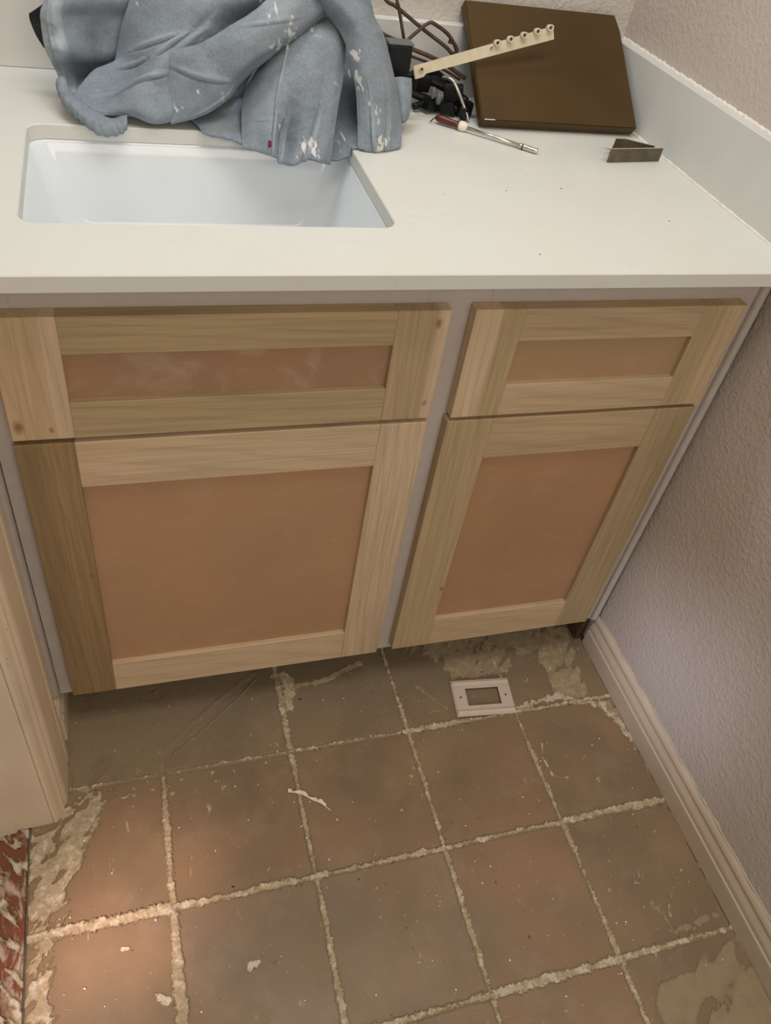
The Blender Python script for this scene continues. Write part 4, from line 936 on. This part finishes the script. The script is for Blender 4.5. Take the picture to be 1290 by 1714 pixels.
tag(tube('chrome_rod', catmull([(0.585, 0.474, 0.930), (0.5965, 0.462, 0.930), (0.6060, 0.455, 0.9190), (0.6180, 0.450, 0.9000), (0.6290, 0.443, 0.8800)], 8), 0.0026, M['metal'], None, 8),
    'thin bent chrome rod standing against the black cable left of the brown panel', 'rod')

# ------------------------------------------------------------------ nut driver on the counter
nd = thing('nut_driver', 'steel nut driver with a short red-brown handle lying in front of the brown panel', 'nut driver', (0.63, 0.39, ZC))
z0 = 0.8835
def P3(t, dz=0.0):
    a = Vector((0.5690, 0.4330, z0 + 0.001)); b = Vector((0.6985, 0.3235, z0 - 0.0035)); p = a.lerp(b, t); p.z += dz; return p
bm = bmesh.new(); ts = [0.0, 0.02, 0.06, 0.14, 0.20, 0.235]; add_tube(bm, [P3(t) for t in ts], [0.0030, 0.0048, 0.0058, 0.0055, 0.0050, 0.0056], 10); bobj('handle', bm, M['amber'], nd, True)
tube('hook', catmull([P3(0.01), Vector((0.5650, 0.4300, z0)), Vector((0.5590, 0.4270, z0 - 0.0045))], 5), 0.0010, M['sliver'], nd, 6)
bm = bmesh.new(); add_tube(bm, [P3(t) for t in (0.236, 0.245, 0.275, 0.30, 0.315)], [0.0060, 0.0072, 0.0074, 0.0058, 0.0034], 12); bobj('collar', bm, M['white'], nd, True)
bm = bmesh.new(); add_tube(bm, [P3(t) for t in (0.31, 0.82)], [0.0027, 0.0031], 10); bobj('shaft', bm, M['metal'], nd, True)
bm = bmesh.new(); add_tube(bm, [P3(t) for t in (0.82, 0.835, 0.995, 1.0)], [0.0032, 0.0042, 0.0042, 0.0036], 10); bobj('socket', bm, M['metal'], nd, True)
bm = bmesh.new(); add_tube(bm, [P3(t) for t in (0.850, 0.865)], 0.0044, 10); bobj('socket_groove', bm, M['hole'], nd, True)

# ------------------------------------------------------------------ bent bronze strap bracket
br = thing('metal_bracket', 'small bent bronze strap bracket standing in front of the brown panel by the side splash', 'bracket', (0.86, 0.32, ZC))
path = [(0.9085, 0.3165), (0.8090, 0.3030), (0.8395, 0.3470), (0.8575, 0.3480), (0.8770, 0.3350), (0.8975, 0.3235)]
zb0, zt0 = ZC + 0.0006, ZC + 0.0205
bm = bmesh.new(); bm2 = bmesh.new(); tk = 0.0007
prev = None
for k in range(len(path) - 1):
    (ax, ay), (bx, by) = path[k], path[k + 1]
    d = Vector((bx - ax, by - ay, 0)).normalized(); n_ = Vector((-d.y, d.x, 0)) * tk
    for bmx, za, zz in ((bm, zb0, zt0), (bm2, zt0, zt0 + 0.0006)):
        vs = [bmx.verts.new(v) for v in [(ax - n_.x, ay - n_.y, za), (ax + n_.x, ay + n_.y, za), (bx + n_.x, by + n_.y, za), (bx - n_.x, by - n_.y, za),
              (ax - n_.x, ay - n_.y, zz), (ax + n_.x, ay + n_.y, zz), (bx + n_.x, by + n_.y, zz), (bx - n_.x, by - n_.y, zz)]]
        for q in ((0, 1, 2, 3), (7, 6, 5, 4), (0, 4, 5, 1), (1, 5, 6, 2), (2, 6, 7, 3), (3, 7, 4, 0)): bmx.faces.new([vs[i] for i in q])
bobj('strap', bm, M['bronze'], br); bobj('strap_edge', bm2, M['bronze_edge'], br)
for (y, z) in ((0.3045, ZC + 0.013), (0.3085, ZC + 0.018)):
    tube('prong', [(0.8100, y, z), (0.8010, y + 0.001, z + 0.001)], 0.0009, M['bronze_edge'], br, 6)

# ------------------------------------------------------------------ wall plate lying on the floor
pa = [Vector((0.6205, -0.0285, 0)), Vector((0.7425, -0.0405, 0)), Vector((0.7265, -0.1180, 0)), Vector((0.6110, -0.1050, 0))]
pl = thing('wall_plate', 'pinkish white outlet cover plate with an open centre lying on the floor tiles', 'wall plate', (0.675, -0.073, 0.0018))
ux = (pa[1] - pa[0] + pa[2] - pa[3]).normalized(); LX = ((pa[1] - pa[0]).length + (pa[2] - pa[3]).length) / 2
uy = Vector((-ux.y, ux.x, 0)); LY = ((pa[0] - pa[3]).length + (pa[1] - pa[2]).length) / 2
cc = sum(pa, Vector()) / 4; cc.z = 0.0020
sh_ = ((pa[0] - pa[3]).dot(ux) + (pa[1] - pa[2]).dot(ux)) / 2 / LY * 0.35
PM = Matrix(((ux.x, uy.x, 0, cc.x), (ux.y, uy.y, 0, cc.y), (0, 0, 1, cc.z), (0, 0, 0, 1))) @ Matrix.Rotation(0.02, 4, 'X')
xs = [-LX / 2, -LX / 2 + 0.003, -0.0335, 0.0335, LX / 2 - 0.003, LX / 2]
prof = [(-0.5, 0.0012), (-0.465, 0.0055), (-0.40, 0.0072), (-0.355, 0.0062), (-0.340, 0.0046), (-0.24, 0.0048), (0.24, 0.0048), (0.340, 0.0046), (0.355, 0.0062), (0.40, 0.0072), (0.425, 0.0062), (0.465, 0.0055), (0.5, 0.0012)]
bm = bmesh.new(); gv = []
for i, x in enumerate(xs):
    row = []
    for (t, h) in prof:
        hh = 0.0012 if i in (0, 5) else h
        row.append(bm.verts.new((x + sh_ * t * LY, t * LY, hh)))
    gv.append(row)
for i in range(5):
    for k in range(len(prof) - 1):
        if i == 2 and k == 5: continue
        bm.faces.new((gv[i][k], gv[i + 1][k], gv[i + 1][k + 1], gv[i][k + 1]))
for v in bm.verts: v.co = PM @ v.co
o = bobj('cover', bm, M['plate'], pl)
md = o.modifiers.new('t', 'SOLIDIFY'); md.thickness = 0.0016; md.offset = -1
for sx in (-1, 1):
    bm = bmesh.new()
    c0 = Vector((sx * 0.0455, 0.0, 0.0050))
    add_tube(bm, [PM @ (c0 - Vector((0, 0, 0.001))), PM @ (c0 + Vector((0, 0, 0.0002)))], 0.0020, 12)
    bobj('screw_hole', bm, M['hole'], pl)

# ------------------------------------------------------------------ curled scrap and crumbs on the floor
cp_ = catmull([(0.2735, -0.1895, 0), (0.2880, -0.1935, 0), (0.3000, -0.2010, 0), (0.3150, -0.2135, 0), (0.3270, -0.2220, 0), (0.3370, -0.2355, 0)], 8)
bm = bmesh.new(); top = []; n = len(cp_)
fr = frames([(p.x, p.y, 0.0) for p in cp_])
rnd = random.Random(3)
W_ = [0.0010 + 0.0052 * max(0, min(1, vnoise(np.array([i * 0.42]), np.array([1.5]), 44)[0] * 2.6 - 0.7)) * (1 if i < n * 0.84 else 0) for i in range(n)]
prev = None
for i, (p, a, b) in enumerate(fr):
    side = Vector((b.x, b.y, 0)).normalized()
    if side.y < 0: side = -side
    z1 = 0.0030 + 0.0012 * math.sin(i * 0.5)
    r = [bm.verts.new((p.x, p.y, 0.0014)), bm.verts.new((p.x, p.y, z1 + 0.0006)), bm.verts.new((p.x + side.x * W_[i], p.y + side.y * W_[i], z1 + 0.0010)), bm.verts.new((p.x + side.x * W_[i], p.y + side.y * W_[i], 0.0016))]
    if prev:
        for k in range(4): bm.faces.new((prev[k], prev[(k + 1) % 4], r[(k + 1) % 4], r[k]))
    prev = r
tag(bobj('paint_scrap', bm, M['white']), 'curled ragged cream paint scrap lying across a grout joint', 'scrap')

CRUMBS = []
def crumbs(name, n, m, smin, smax, region, avoid, seed, elong=1.0, z=0.0006):
    rn = random.Random(seed); bm = bmesh.new()
    for _ in range(n):
        for _t in range(200):
            x = rn.uniform(region[0], region[1]); y = rn.uniform(region[2], region[3])
            if not avoid(x, y) and not (n < 100 and any(math.hypot(x - a, y - b) < 0.008 for a, b in CRUMBS)): break
        CRUMBS.append((x, y))
        s = smin + (smax - smin) * rn.random() ** 3
        rot = Matrix.Translation((x, y, z + s * 0.4)) @ Matrix.Rotation(rn.uniform(0, 6.28), 4, 'Z')
        r = bmesh.ops.create_icosphere(bm, subdivisions=1, radius=s)
        for v in r['verts']:
            q = v.co.copy(); q.x *= elong * rn.uniform(0.7, 1.3); q.y *= rn.uniform(0.6, 1.0); q.z *= 0.5
            v.co = rot @ q
    o = bobj(name, bm, m, None, False)
    o['kind'] = 'stuff'
    return o
off_plate = lambda x, y: (0.60 < x < 0.75 and -0.125 < y < -0.02)
o = crumbs('plaster_crumbs', 520, M['white'], 0.0003, 0.0020, (-0.12, 0.93, -0.62, 0.03), off_plate, 5)
tag(o, 'tiny pale plaster crumbs scattered over the bathroom floor tiles', 'crumbs')
o = crumbs('dark_debris', 26, M['sliver'], 0.0006, 0.0016, (-0.05, 0.92, -0.60, 0.02), off_plate, 9, 2.6)
tag(o, 'dark brown slivers of debris scattered over the floor tiles', 'debris')
in_sink = lambda x, y: (SX0 - .01 < x < SX1 + .01 and SY0 - .01 < y < SY1 + .01)
o = crumbs('counter_specks', 22, M['bronze'], 0.0003, 0.0011, (0.42, 0.90, 0.0, 0.37), in_sink, 12, 2.0, ZC + 0.0002)
tag(o, 'dark specks of debris on the bare right part of the countertop', 'specks')
